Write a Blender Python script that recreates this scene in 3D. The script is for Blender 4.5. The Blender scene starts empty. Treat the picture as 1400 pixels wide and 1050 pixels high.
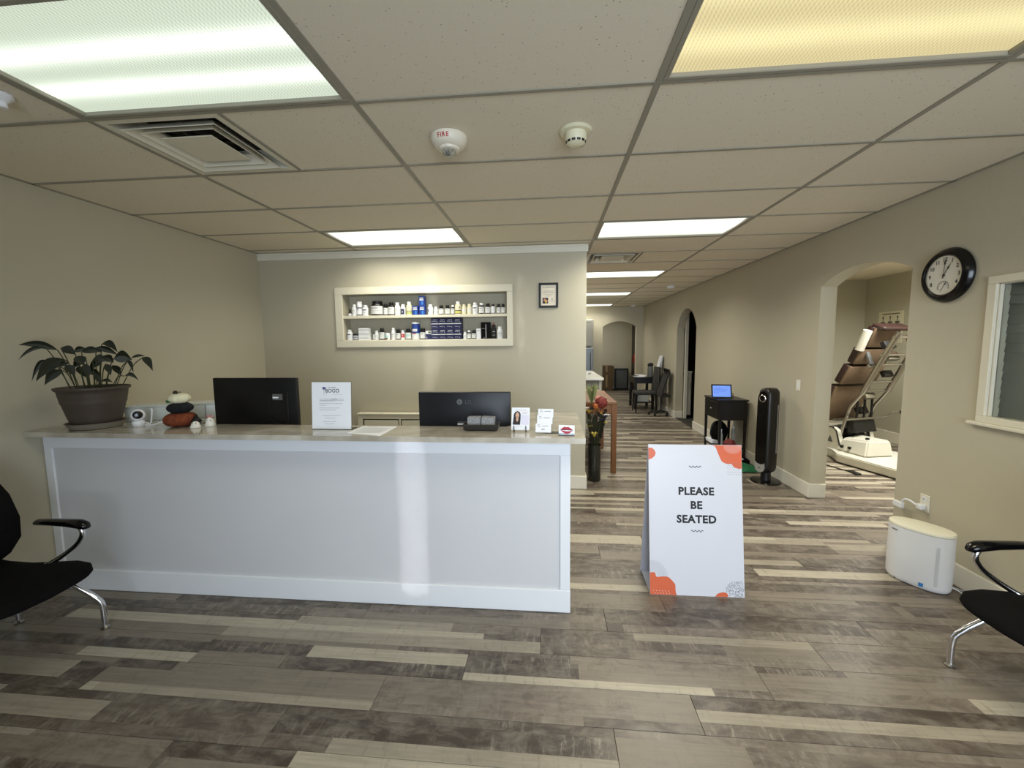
import bpy, bmesh, math, random
from mathutils import Vector, Matrix
random.seed(7)
PI = math.pi
C = bpy.context.scene.collection
SC = bpy.context.scene

# ------------------------------------------------------------------ camera
HC = 1.5317
yaw, pitch, roll = -0.0922, -0.0952, -0.0095
cy_, sy_, cp_, sp_ = math.cos(yaw), math.sin(yaw), math.cos(pitch), math.sin(pitch)
fwd = Vector((sy_*cp_, cy_*cp_, sp_)); rt = Vector((cy_, -sy_, 0)); up = rt.cross(fwd)
r2 = math.cos(roll)*rt + math.sin(roll)*up; u2 = -math.sin(roll)*rt + math.cos(roll)*up
cam = bpy.data.objects.new('camera', bpy.data.cameras.new('camera')); C.objects.link(cam)
M = Matrix((r2, u2, -fwd)).transposed().to_4x4(); M.translation = Vector((0, 0, HC)); cam.matrix_world = M
cam.data.sensor_width = 36; cam.data.lens = 567.8/1400*36; cam.data.clip_start = 0.05; cam.data.clip_end = 200
SC.camera = cam

# ------------------------------------------------------------------ colour management, world
SC.view_settings.view_transform = 'Standard'; SC.view_settings.look = 'None'
SC.view_settings.gamma = 1; SC.view_settings.use_curve_mapping = False
SC.view_settings.exposure = 0.0
w = bpy.data.worlds.new('daylight'); SC.world = w; w.use_nodes = True
bg = w.node_tree.nodes['Background']; bg.inputs[0].default_value = (0.72, 0.86, 1.0, 1); bg.inputs[1].default_value = 1.0

def area(name, loc, rot, sx, sy, power, col, spread=PI):
    l = bpy.data.lights.new(name, 'AREA'); l.shape = 'RECTANGLE'; l.size = sx; l.size_y = sy
    l.energy = power; l.color = col; l.spread = spread
    o = bpy.data.objects.new(name, l); C.objects.link(o); o.location = loc; o.rotation_euler = rot; return o
# daylight of the street through the shop front behind the camera
area('shopfront_daylight', (0.95, -2.2, 1.45), (PI/2, 0, 0), 2.5, 2.3, 92, (0.76, 0.87, 1.0), math.radians(128))
# low glints of sun off glass across the street: tall narrow beams through the door glass
_gl = math.atan(0.223)
area('street_glint', (0.155, -2.0, 1.25), (PI/2, 0, _gl), 0.13, 2.45, 0.34, (0.95, 0.97, 1.0), math.radians(1.2))
area('street_glint', (1.11, -2.0, 1.80), (PI/2, 0, _gl), 0.025, 1.35, 0.06, (0.95, 0.97, 1.0), math.radians(0.6))
# fluorescent troffers: (x0, x1, y0, y1, watts, colour)
GX0, GY0, ZC = -0.8042, 1.1382, 2.53
def gx(c): return GX0 + c*1.2192
def gy(r): return GY0 + r*0.6096
TROFFERS = [(-1, 0, 'left', 4, (0.95, 1.0, 0.86)), (1, 0, 'right', 17, (1.0, 0.90, 0.66)),
            (-1, 4, 'desk', 14, (1.0, 0.96, 0.80)), (1, 4, 'hall', 25, (1.0, 0.96, 0.82)),
            (1, 8, 'hall', 24, (1.0, 0.96, 0.84)), (1, 12, 'hall', 18, (1.0, 0.96, 0.84)), (1, 16, 'hall', 13, (1.0, 0.96, 0.84))]
for c, r, n, wt, col in TROFFERS:
    area('troffer_light', (gx(c)+0.61, gy(r)+0.305, ZC-0.03), (0, 0, 0), 1.10, 0.50, wt, col, math.radians(150))
ADDED_LIGHTS = [(3.5, 4.7, 4.4, 5.0, 98), (0.6, 1.8, 12.6, 13.2, 16), (-2.0, -0.8, 7.6, 8.2, 30)]  # unseen lamps added to brighten side room, back room and hall
for a, b, c, d, wt in ADDED_LIGHTS: area('added_room_light', ((a+b)/2, (c+d)/2, ZC-0.03), (0, 0, 0), 1.1, 0.5, wt, (1.0, 0.98, 0.90), math.radians(165))

# ------------------------------------------------------------------ materials
def L(c):
    def f(v):
        v /= 255.0
        return v/12.92 if v <= 0.04045 else ((v+0.055)/1.055)**2.4
    return (f(c[0]), f(c[1]), f(c[2]), 1)
class NT:
    def __init__(s, name):
        s.m = bpy.data.materials.new(name); s.m.use_nodes = True; s.t = s.m.node_tree
        s.b = s.t.nodes['Principled BSDF']
    def n(s, t, **kw):
        o = s.t.nodes.new(t)
        for k, v in kw.items():
            if hasattr(o, k): setattr(o, k, v)
            else: o.inputs[k].default_value = v
        return o
    def l(s, a, b): s.t.links.new(a, b)
    def math(s, op, a, b=None, c=None):
        o = s.t.nodes.new('ShaderNodeMath'); o.operation = op
        for i, v in enumerate((a, b, c)):
            if v is None: continue
            if isinstance(v, (int, float)): o.inputs[i].default_value = v
            else: s.l(v, o.inputs[i])
        return o.outputs[0]
    def mix(s, f, a, b, mode='MIX'):
        o = s.t.nodes.new('ShaderNodeMix'); o.data_type = 'RGBA'; o.blend_type = mode
        for i, v in ((0, f), (6, a), (7, b)):
            if isinstance(v, (int, float)): o.inputs[i].default_value = v
            elif isinstance(v, tuple): o.inputs[i].default_value = v
            else: s.l(v, o.inputs[i])
        return o.outputs[2]
def mat(name, col, rough=0.5, metal=0.0, var=0.06, vs=8.0, bump=0.0, bs=150.0, bd=0.001, coat=0.0, alpha=1.0, trans=0.0, ior=1.45, spec=0.5, stretch=None):
    k = NT(name); b = k.b
    b.inputs['Roughness'].default_value = rough; b.inputs['Metallic'].default_value = metal
    b.inputs['Coat Weight'].default_value = coat; b.inputs['Transmission Weight'].default_value = trans
    b.inputs['IOR'].default_value = ior; b.inputs['Specular IOR Level'].default_value = spec
    tc = k.n('ShaderNodeTexCoord')
    src = tc.outputs['Object']
    if stretch:
        mp = k.n('ShaderNodeMapping'); mp.inputs['Scale'].default_value = stretch; k.l(src, mp.inputs[0]); src = mp.outputs[0]
    nz = k.n('ShaderNodeTexNoise'); nz.inputs['Scale'].default_value = vs; nz.inputs['Detail'].default_value = 4; k.l(src, nz.inputs['Vector'])
    c = L(col) if max(col) > 1.0 else tuple(col)+(1,)
    d = tuple(x*(1-var*2) for x in c[:3])+(1,); e = tuple(min(1, x*(1+var*1.2)) for x in c[:3])+(1,)
    k.l(k.mix(nz.outputs['Fac'], d, e), b.inputs['Base Color'])
    if bump:
        n2 = k.n('ShaderNodeTexNoise'); n2.inputs['Scale'].default_value = bs; n2.inputs['Detail'].default_value = 3; k.l(tc.outputs['Object'], n2.inputs['Vector'])
        bp = k.n('ShaderNodeBump'); bp.inputs['Strength'].default_value = bump; bp.inputs['Distance'].default_value = bd
        k.l(n2.outputs['Fac'], bp.inputs['Height']); k.l(bp.outputs[0], b.inputs['Normal'])
    return k.m
def emit(name, col, strength):
    k = NT(name); k.b.inputs['Base Color'].default_value = L(col); k.b.inputs['Emission Color'].default_value = L(col)
    k.b.inputs['Emission Strength'].default_value = strength; return k.m

WALL = mat('greige_wall_paint', (190, 183, 162), 0.55, var=0.02, vs=2, bump=0.35, bs=90, bd=0.002)
WALL2 = mat('side_room_wall_paint', (180, 176, 158), 0.6, var=0.02, vs=2, bump=0.3, bs=90, bd=0.002)
PANEL = mat('counter_panel_paint', (213, 213, 216), 0.42, var=0.02, vs=3, bump=0.15, bs=60, bd=0.001)
TRIM = mat('white_trim_paint', (226, 222, 208), 0.4, var=0.02, vs=5)
CTRIM = mat('counter_white_trim', (236, 238, 242), 0.35, var=0.01, vs=5)
NTRIM = mat('cream_casing_paint', (222, 216, 196), 0.4, var=0.02, vs=5)
TBAR = mat('ceiling_grid_metal', (150, 145, 130), 0.45, var=0.03)
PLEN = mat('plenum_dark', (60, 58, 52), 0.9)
BLACK = mat('black_plastic', (14, 13, 14), 0.45, var=0.1)
BLACKG = mat('black_gloss', (8, 7, 9), 0.18, var=0.1)
FABB = mat('black_mesh_fabric', (12, 11, 12), 0.85, var=0.25, vs=60, bump=0.6, bs=700, bd=0.001, spec=0.15)
CHROME = mat('polished_chrome', (225, 227, 232), 0.10, 1.0, var=0.02)
STEEL = mat('brushed_steel', (160, 156, 148), 0.28, 1.0, var=0.08, vs=30)
WHITEP = mat('white_plastic', (232, 233, 236), 0.35, var=0.015)
PAPER = mat('white_paper', (238, 240, 246), 0.5, var=0.01)
SIGNW = mat('white_signboard', (214, 215, 224), 0.32, var=0.008)
SIGNI = mat('signboard_inner_face', (214, 218, 232), 0.5, var=0.01)
INK = mat('black_ink', (18, 17, 22), 0.5, var=0.02)
GREY = mat('grey_ink', (120, 120, 126), 0.5, var=0.02)
LGREY = mat('pale_grey_ink', (178, 178, 184), 0.5, var=0.02)
ORANGE = mat('orange_print', (212, 100, 62), 0.4, var=0.02)
REDI = mat('red_ink', (178, 50, 40), 0.5, var=0.03)
NAVY = mat('navy_card', (32, 34, 74), 0.45, var=0.2, vs=40)
BLUE = mat('blue_card', (38, 66, 150), 0.4, var=0.2, vs=40)
FIREW = mat('warm_white_plastic', (232, 224, 206), 0.4, var=0.02)
CREAM = mat('cream_plastic', (226, 220, 190), 0.4, var=0.03)
BROWNB = mat('dark_bottle', (26, 22, 24), 0.2, var=0.1)
LABEL = mat('bottle_label', (222, 222, 220), 0.5, var=0.05, vs=90, stretch=(1, 1, 3))
YELL = mat('yellow_print', (206, 200, 110), 0.5); GREENB = mat('green_print', (190, 200, 120), 0.5)
TEAL = mat('teal_label', (180, 214, 208), 0.5); REDL = mat('red_label', (196, 60, 66), 0.5)
DRED = mat('dark_red_print', (120, 40, 38), 0.5); LBLUE = mat('blue_print', (60, 84, 130), 0.5)
DKWOOD = mat('espresso_wood', (20, 15, 14), 0.35, var=0.3, vs=6, stretch=(1, 1, 8))
WOOD = mat('reddish_pine', (128, 84, 46), 0.45, var=0.28, vs=9, stretch=(6, 6, 0.7), coat=0.1)
POT = mat('brown_grey_planter', (74, 64, 56), 0.55, var=0.12, vs=20, bump=0.2, bs=60)
SAUC = mat('grey_saucer', (128, 122, 110), 0.5, var=0.06)
SOIL = mat('soil', (30, 24, 18), 0.95, var=0.5, vs=80, bump=1, bs=120, bd=0.006)
LEAF = mat('dark_green_leaf', (36, 40, 24), 0.42, var=0.35, vs=14)
STEM = mat('green_stem', (58, 64, 36), 0.5, var=0.2)
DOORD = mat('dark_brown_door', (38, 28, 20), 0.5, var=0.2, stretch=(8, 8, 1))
CARD = mat('cardboard', (92, 74, 50), 0.8, var=0.08)
GREYM = mat('grey_metal', (104, 106, 106), 0.45, 0.3, var=0.1)
CABG = mat('grey_white_cabinet', (188, 186, 176), 0.4, var=0.03)
QUARTZW = mat('white_quartz', (235, 235, 228), 0.18, var=0.03)
UPH = mat('charcoal_upholstery', (52, 50, 48), 0.8, var=0.15, vs=40, bump=0.4, bs=300)
TAN = mat('tan_pad_underside', (114, 94, 74), 0.6, var=0.12, vs=20)
BURG = mat('burgundy_vinyl', (48, 30, 27), 0.4, var=0.15)
OFFW = mat('offwhite_machine_plastic', (204, 202, 190), 0.3, var=0.02)
KNITO = mat('rust_knit', (128, 62, 34), 0.9, var=0.3, vs=50, bump=0.8, bs=220, bd=0.003)
KNITB = mat('black_knit', (18, 20, 28), 0.9, var=0.3, vs=50, bump=0.8, bs=220, bd=0.003)
KNITW = mat('cream_fabric', (232, 226, 196), 0.85, var=0.06, vs=40, bump=0.5, bs=220, bd=0.002)
CERAM = mat('white_ceramic', (236, 232, 222), 0.3, var=0.03)
GLASSY = mat('clear_acrylic', (240, 246, 250), 0.03, trans=1.0, ior=1.3, var=0.0)
GREENF = mat('green_fabric', (28, 104, 62), 0.75, var=0.25, vs=20)
DGLASS = mat('dark_glass_vase', (38, 40, 36), 0.15, var=0.5, vs=16, coat=0.5)
REDP = mat('red_petals', (128, 50, 46), 0.7, var=0.35, vs=60); PINKP = mat('pink_petals', (206, 140, 128), 0.7, var=0.2)
YELP = mat('yellow_petals', (214, 190, 80), 0.6, var=0.15); ORAP = mat('orange_petals', (190, 110, 50), 0.6, var=0.2)
WHIP = mat('white_petals', (214, 210, 214), 0.6, var=0.15); BLUP = mat('indigo_petals', (50, 48, 84), 0.6, var=0.3)
GRASSM = mat('pale_green_grass', (150, 158, 106), 0.7, var=0.2, vs=60); DLEAF = mat('dusky_leaf', (42, 40, 28), 0.7, var=0.2)
FIRER = mat('red_enamel', (150, 28, 22), 0.3)
CERT = mat('certificate_paper', (236, 226, 206), 0.5, var=0.02)
SKIN = mat('portrait_skin_print', (214, 170, 146), 0.5, var=0.05); HAIR = mat('portrait_hair_print', (40, 26, 26), 0.5)
LIPR = mat('lip_print', (176, 44, 66), 0.4, var=0.1); LIPD = mat('lip_shadow_print', (110, 24, 40), 0.5)
LAV = mat('lavender_card_print', (226, 222, 240), 0.5); PURP = mat('purple_print', (110, 100, 160), 0.5)
SKYB = mat('blue_tick_label', (60, 130, 200), 0.4)
LBOX = mat('pale_storage_box', (206, 210, 206), 0.35, var=0.03)
BLINDM = mat('grey_blind_slat', (128, 128, 122), 0.5, var=0.1)
LENSM = mat('lens_black', (6, 6, 8), 0.08, coat=1)
GLASSP = mat('window_glass', (235, 240, 240), 0.02, trans=1.0, ior=1.1, var=0)
ALU = mat('shopfront_aluminium', (150, 150, 150), 0.35, 0.8)

def floor_material():
    k = NT('grey_plank_vinyl'); b = k.b
    geo = k.n('ShaderNodeNewGeometry'); sx = k.n('ShaderNodeSeparateXYZ'); k.l(geo.outputs['Position'], sx.inputs[0])
    X, Y = sx.outputs[0], sx.outputs[1]
    v = k.math('DIVIDE', k.math('SUBTRACT', Y, 1.55-1.9), 0.19)
    row = k.math('FLOOR', v); fy = k.math('SUBTRACT', v, row)
    off = k.math('MULTIPLY_ADD', row, 0.355, 0.605-3.55)
    u = k.math('DIVIDE', k.math('SUBTRACT', X, off), 1.365)
    col = k.math('FLOOR', u); fx = k.math('SUBTRACT', u, col)
    def wn(a, bb, cc):
        o = k.n('ShaderNodeCombineXYZ')
        for i, q in enumerate((a, bb, cc)):
            if isinstance(q, (int, float)): o.inputs[i].default_value = q
            else: k.l(q, o.inputs[i])
        n = k.n('ShaderNodeTexWhiteNoise'); n.noise_dimensions = '3D'; k.l(o.outputs[0], n.inputs['Vector']); return n.outputs['Value']
    # two printed boundaries per plank -> three strips of unequal width
    b1 = k.math('MULTIPLY_ADD', wn(row, col, 3.1), 0.20, 0.22); b2 = k.math('MULTIPLY_ADD', wn(row, col, 7.7), 0.25, 0.60)
    strip = k.math('ADD', k.math('GREATER_THAN', fy, b1), k.math('GREATER_THAN', fy, b2))
    seg = k.math('FLOOR', k.math('MULTIPLY_ADD', fx, 0.9, wn(row, strip, col)))
    key = k.math('MULTIPLY_ADD', strip, 5.3, seg)
    tone = wn(row, col, key)
    # weathering: long grain, blotches
    mp = k.n('ShaderNodeMapping'); mp.inputs['Scale'].default_value = (1.6, 26, 1); k.l(geo.outputs['Position'], mp.inputs[0])
    cx = k.n('ShaderNodeCombineXYZ'); k.l(k.math('MULTIPLY', tone, 40), cx.inputs[0]); k.l(k.math('MULTIPLY', tone, 23), cx.inputs[1])
    va = k.n('ShaderNodeVectorMath'); k.l(mp.outputs[0], va.inputs[0]); k.l(cx.outputs[0], va.inputs[1])
    g = k.n('ShaderNodeTexNoise'); g.inputs['Scale'].default_value = 2.2; g.inputs['Detail'].default_value = 7; g.inputs['Roughness'].default_value = 0.62; k.l(va.outputs[0], g.inputs['Vector'])
    vb = k.n('ShaderNodeVectorMath'); k.l(geo.outputs['Position'], vb.inputs[0]); k.l(cx.outputs[0], vb.inputs[1])
    mb = k.n('ShaderNodeMapping'); mb.inputs['Scale'].default_value = (5, 9, 5); mb.inputs['Rotation'].default_value = (0, 0, 0.5); k.l(vb.outputs[0], mb.inputs[0])
    bl = k.n('ShaderNodeTexNoise'); bl.inputs['Scale'].default_value = 1.5; bl.inputs['Detail'].default_value = 8; bl.inputs['Roughness'].default_value = 0.7; bl.inputs['Distortion'].default_value = 0.6; k.l(mb.outputs[0], bl.inputs['Vector'])
    rp = k.n('ShaderNodeValToRGB'); k.l(tone, rp.inputs[0]); cr = rp.color_ramp; cr.interpolation = 'CONSTANT'
    cols = [(0, (72, 61, 52)), (0.2, (98, 87, 77)), (0.34, (122, 111, 99)), (0.46, (84, 73, 63)), (0.62, (156, 147, 131)), (0.74, (128, 118, 105)), (0.87, (176, 167, 149))]
    while len(cr.elements) < len(cols): cr.elements.new(0.5)
    for e, (p, c) in zip(cr.elements, cols): e.position = p; e.color = L(c)
    blf = k.n('ShaderNodeMapRange'); blf.inputs['From Min'].default_value = 0.42; blf.inputs['From Max'].default_value = 0.66; k.l(bl.outputs['Fac'], blf.inputs['Value'])
    darkish = k.math('LESS_THAN', tone, 0.62)
    f1 = k.math('MULTIPLY', blf.outputs[0], k.math('MULTIPLY_ADD', darkish, 0.55, 0.12))
    c1 = k.mix(f1, rp.outputs[0], L((138, 130, 118)))
    blf2 = k.n('ShaderNodeMapRange'); blf2.inputs['From Min'].default_value = 0.5; blf2.inputs['From Max'].default_value = 0.3; k.l(bl.outputs['Fac'], blf2.inputs['Value'])
    c2 = k.mix(k.math('MULTIPLY', blf2.outputs[0], k.math('MULTIPLY_ADD', darkish, 0.4, 0.15)), c1, L((70, 61, 54)))
    gf = k.n('ShaderNodeMapRange'); gf.inputs['From Min'].default_value = 0.3; gf.inputs['From Max'].default_value = 0.7; gf.inputs['To Min'].default_value = 0.80; gf.inputs['To Max'].default_value = 1.16; k.l(g.outputs['Fac'], gf.inputs['Value'])
    vm = k.n('ShaderNodeVectorMath'); vm.operation = 'SCALE'; k.l(c2, vm.inputs[0]); k.l(gf.outputs[0], vm.inputs['Scale'])
    # cross-grain scrapes and pale chalky flecks
    ms = k.n('ShaderNodeMapping'); ms.inputs['Scale'].default_value = (38, 7, 1); k.l(vb.outputs[0], ms.inputs[0])
    sc = k.n('ShaderNodeTexNoise'); sc.inputs['Scale'].default_value = 1.0; sc.inputs['Detail'].default_value = 8; sc.inputs['Roughness'].default_value = 0.75; sc.inputs['Distortion'].default_value = 0.3; k.l(ms.outputs[0], sc.inputs['Vector'])
    pt = k.n('ShaderNodeTexNoise'); pt.inputs['Scale'].default_value = 2.3; pt.inputs['Detail'].default_value = 3; k.l(vb.outputs[0], pt.inputs['Vector'])
    s1 = k.n('ShaderNodeMapRange'); s1.inputs['From Min'].default_value = 0.52; s1.inputs['From Max'].default_value = 0.72; k.l(sc.outputs['Fac'], s1.inputs['Value'])
    p1 = k.n('ShaderNodeMapRange'); p1.inputs['From Min'].default_value = 0.46; p1.inputs['From Max'].default_value = 0.60; k.l(pt.outputs['Fac'], p1.inputs['Value'])
    c3 = k.mix(k.math('MULTIPLY', k.math('MULTIPLY', s1.outputs[0], p1.outputs[0]), k.math('MULTIPLY_ADD', darkish, 0.75, 0.1)), vm.outputs[0], L((172, 164, 150)))
    s2 = k.n('ShaderNodeMapRange'); s2.inputs['From Min'].default_value = 0.45; s2.inputs['From Max'].default_value = 0.28; k.l(sc.outputs['Fac'], s2.inputs['Value'])
    c4 = k.mix(k.math('MULTIPLY', s2.outputs[0], 0.5), c3, L((72, 62, 54)))
    k.l(c4, b.inputs['Base Color'])
    rr = k.math('MULTIPLY_ADD', g.outputs['Fac'], 0.2, 0.28); k.l(rr, b.inputs['Roughness'])
    bp = k.n('ShaderNodeBump'); bp.inputs['Strength'].default_value = 0.25; bp.inputs['Distance'].default_value = 0.001; k.l(g.outputs['Fac'], bp.inputs['Height']); k.l(bp.outputs[0], b.inputs['Normal'])
    return k.m
FLOORM = floor_material()

def tile_material():
    k = NT('fissured_ceiling_tile'); b = k.b; b.inputs['Roughness'].default_value = 0.9; b.inputs['Specular IOR Level'].default_value = 0.2
    tc = k.n('ShaderNodeNewGeometry')
    vo = k.n('ShaderNodeTexVoronoi'); vo.inputs['Scale'].default_value = 55; k.l(tc.outputs['Position'], vo.inputs['Vector'])
    nz = k.n('ShaderNodeTexNoise'); nz.inputs['Scale'].default_value = 26; nz.inputs['Detail'].default_value = 4; nz.inputs['Roughness'].default_value = 0.7; k.l(tc.outputs['Position'], nz.inputs['Vector'])
    pits = k.math('MULTIPLY', k.math('LESS_THAN', vo.outputs['Distance'], 0.16), k.math('GREATER_THAN', nz.outputs['Fac'], 0.52))
    fine = k.n('ShaderNodeTexNoise'); fine.inputs['Scale'].default_value = 160; k.l(tc.outputs['Position'], fine.inputs['Vector'])
    base = k.mix(fine.outputs['Fac'], L((222, 212, 192)), L((234, 225, 205)))
    k.l(k.mix(k.math('MULTIPLY', pits, 0.6), base, L((120, 114, 102))), b.inputs['Base Color'])
    h = k.math('SUBTRACT', k.math('MULTIPLY', fine.outputs['Fac'], 0.3), pits)
    bp = k.n('ShaderNodeBump'); bp.inputs['Strength'].default_value = 0.5; bp.inputs['Distance'].default_value = 0.002; k.l(h, bp.inputs['Height']); k.l(bp.outputs[0], b.inputs['Normal'])
    return k.m
TILE = tile_material()

def diffuser_material(name, low, high, sl, sh, bands=(0.15, -0.08), width=0.055):
    """Prismatic lens of a lit troffer: the tubes behind it show as bright bands along its length."""
    k = NT(name); b = k.b; b.inputs['Base Color'].default_value = L((120, 120, 114)); b.inputs['Roughness'].default_value = 0.35
    tc = k.n('ShaderNodeTexCoord'); sp = k.n('ShaderNodeSeparateXYZ'); k.l(tc.outputs['Object'], sp.inputs[0])
    tot = None
    for c in bands:
        d = k.math('DIVIDE', k.math('SUBTRACT', sp.outputs[1], c), width)
        g = k.math('POWER', 2.718, k.math('MULTIPLY', k.math('MULTIPLY', d, d), -1.0))
        tot = g if tot is None else k.math('ADD', tot, g)
    wx = k.math('SINE', k.math('MULTIPLY', sp.outputs[0], 2*PI/0.0135)); wy = k.math('SINE', k.math('MULTIPLY', sp.outputs[1], 2*PI/0.017))
    rip = k.math('MULTIPLY_ADD', k.math('MULTIPLY', wx, wy), 0.10, k.math('MULTIPLY_ADD', wx, 0.13, 1.0))
    nz = k.n('ShaderNodeTexNoise'); nz.inputs['Scale'].default_value = 2.5; k.l(tc.outputs['Object'], nz.inputs['Vector'])
    f = k.math('MINIMUM', k.math('MULTIPLY', tot, k.math('MULTIPLY_ADD', nz.outputs['Fac'], 0.7, 0.65)), 1.3)
    k.l(k.mix(f, L(low), L(high)), b.inputs['Emission Color'])
    st = k.math('MULTIPLY', k.math('MULTIPLY_ADD', f, sh-sl, sl), rip); k.l(st, b.inputs['Emission Strength'])
    return k.m
DIF_L = diffuser_material('lit_cool_diffuser', (204, 216, 196), (240, 248, 236), 0.98, 1.45, (0.13, -0.06), 0.05)
DIF_R = diffuser_material('lit_warm_diffuser', (222, 204, 146), (240, 226, 168), 0.86, 1.06, (0.12, -0.10), 0.07)
DIF_W = diffuser_material('lit_white_diffuser', (236, 240, 226), (255, 255, 248), 1.0, 2.6, (0.0,), 0.14)
DIF_H = diffuser_material('lit_hall_diffuser', (240, 240, 222), (255, 255, 242), 1.6, 2.6, (0.0,), 0.2)

# ------------------------------------------------------------------ mesh helpers
W = {}          # world offset of each object built in world coordinates
def B(): return bmesh.new()
def box(bm, x0, x1, y0, y1, z0, z1, bev=0.0, seg=1):
    vs = [bm.verts.new((x, y, z)) for x in (x0, x1) for y in (y0, y1) for z in (z0, z1)]
    idx = [(0, 1, 3, 2), (4, 6, 7, 5), (0, 4, 5, 1), (2, 3, 7, 6), (0, 2, 6, 4), (1, 5, 7, 3)]
    fs = [bm.faces.new([vs[i] for i in f]) for f in idx]
    if bev:
        es = list({e for f in fs for e in f.edges})
        bmesh.ops.bevel(bm, geom=es, offset=bev, segments=seg, affect='EDGES', profile=0.5)
    return vs
def obox(bm, c, size, rot=(0, 0, 0), bev=0.0, seg=1):
    """box centred at c with euler rotation"""
    b2 = B(); box(b2, -size[0]/2, size[0]/2, -size[1]/2, size[1]/2, -size[2]/2, size[2]/2, bev, seg)
    from mathutils import Euler
    xf(b2, Matrix.Translation(c) @ Euler(rot).to_matrix().to_4x4()); join(bm, b2)
def xf(bm, m): bmesh.ops.transform(bm, matrix=m, verts=bm.verts)
def join(bm, b2):
    me = bpy.data.meshes.new('t'); b2.to_mesh(me); b2.free(); bm.from_mesh(me); bpy.data.meshes.remove(me)
def prism(bm, pts, axis, a, b):
    def P(p, t):
        return {'x': (t, p[0], p[1]), 'y': (p[0], t, p[1]), 'z': (p[0], p[1], t)}[axis]
    va = [bm.verts.new(P(p, a)) for p in pts]; vb = [bm.verts.new(P(p, b)) for p in pts]
    n = len(pts); bm.faces.new(va); bm.faces.new(vb[::-1])
    for i in range(n): bm.faces.new((va[i], va[(i+1) % n], vb[(i+1) % n], vb[i]))
def lathe(bm, prof, c=(0, 0, 0), seg=24, m=None, sx=1, sy=1, lobes=0, amp=0, cap=True):
    rings = []
    for r, z in prof:
        if r < 1e-6: v = bm.verts.new((0, 0, z)); rings.append([v])
        else:
            rings.append([bm.verts.new((r*sx*(1+amp*abs(math.cos(lobes*2*PI*i/seg/2)) if lobes else r*sx)*math.cos(2*PI*i/seg) if lobes else r*sx*math.cos(2*PI*i/seg),
                                        (r*sy*(1+amp*abs(math.cos(lobes*2*PI*i/seg/2))) if lobes else r*sy)*math.sin(2*PI*i/seg), z)) for i in range(seg)])
    allv = [v for r in rings for v in r]
    for a, b in zip(rings[:-1], rings[1:]):
        for i in range(seg):
            j = (i+1) % seg
            if len(a) == 1 and len(b) == 1: continue
            if len(a) == 1: bm.faces.new((a[0], b[i], b[j]))
            elif len(b) == 1: bm.faces.new((a[i], a[j], b[0]))
            else: bm.faces.new((a[i], a[j], b[j], b[i]))
    if cap and len(rings[0]) > 1: bm.faces.new(rings[0])
    if cap and len(rings[-1]) > 1: bm.faces.new(rings[-1])
    mm = Matrix.Translation(c) @ (m if m else Matrix.Identity(4))
    bmesh.ops.transform(bm, matrix=mm, verts=allv)
def tube(bm, pts, r, seg=10, closed=False):
    pts = [Vector(p) for p in pts]; n = len(pts)
    rs = r if isinstance(r, (list, tuple)) else [r]*n
    prev = None; rings = []
    for i, p in enumerate(pts):
        if closed: t = (pts[(i+1) % n]-pts[i-1]).normalized()
        else: t = (pts[min(i+1, n-1)]-pts[max(i-1, 0)]).normalized()
        if prev is None:
            a = Vector((0, 0, 1)) if abs(t.z) < 0.9 else Vector((1, 0, 0)); nrm = t.cross(a).normalized()
        else:
            nrm = (prev - t*prev.dot(t)).normalized()
        prev = nrm; bn = t.cross(nrm)
        rings.append([bm.verts.new(p + rs[i]*(math.cos(2*PI*k/seg)*nrm + math.sin(2*PI*k/seg)*bn)) for k in range(seg)])
    m = n if closed else n-1
    for i in range(m):
        a, b = rings[i], rings[(i+1) % n]
        for k in range(seg): bm.faces.new((a[k], a[(k+1) % seg], b[(k+1) % seg], b[k]))
    if not closed: bm.faces.new(rings[0]); bm.faces.new(rings[-1])
def smooth_path(pts, n=6):
    """Catmull-Rom through the points"""
    P = [Vector(p) for p in pts]; P = [2*P[0]-P[1]] + P + [2*P[-1]-P[-2]]; out = []
    for i in range(1, len(P)-2):
        for k in range(n):
            t = k/n; a, b, c, d = P[i-1], P[i], P[i+1], P[i+2]
            out.append(0.5*((2*b)+(c-a)*t+(2*a-5*b+4*c-d)*t*t+(3*b-a-3*c+d)*t**3))
    out.append(P[-2]); return out
def obj(name, bm, m, parent=None, smooth=False, local=False, ang=35):
    off = Vector((0, 0, 0))
    if parent is not None and not local: off = W.get(parent.name, Vector((0, 0, 0)))
    if off.length > 0: xf(bm, Matrix.Translation(-off))
    bmesh.ops.recalc_face_normals(bm, faces=bm.faces)
    me = bpy.data.meshes.new(name); bm.to_mesh(me); bm.free()
    if smooth:
        me.shade_smooth(); me.set_sharp_from_angle(angle=math.radians(ang))
    me.materials.append(m)
    o = bpy.data.objects.new(name, me); C.objects.link(o)
    if parent is not None: o.parent = parent; W[o.name] = off
    return o
def tagit(o, label, cat, group=None, kind=None):
    if label: o['label'] = label
    if cat: o['category'] = cat
    if group: o['group'] = group
    if kind: o['kind'] = kind
    return o
def thing(name, label, cat, loc=(0, 0, 0), rotz=0, group=None):
    o = bpy.data.objects.new(name, None); o.empty_display_size = 0.05; C.objects.link(o); o.location = loc; o.rotation_euler = (0, 0, rotz)
    W[o.name] = Vector(loc); return tagit(o, label, cat, group)
def centre_origin(o, c):
    """move a top-level mesh's origin to c"""
    o.data.transform(Matrix.Translation(-Vector(c))); o.location = c; W[o.name] = Vector(c); return o
def single(name, bm, m, label, cat, base, group=None, smooth=False):
    o = obj(name, bm, m, None, smooth); centre_origin(o, base); return tagit(o, label, cat, group)
def struct(name, bm, m, parent=None, smooth=False):
    o = obj(name, bm, m, parent, smooth)
    if parent is None: o['kind'] = 'structure'
    return o
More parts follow.
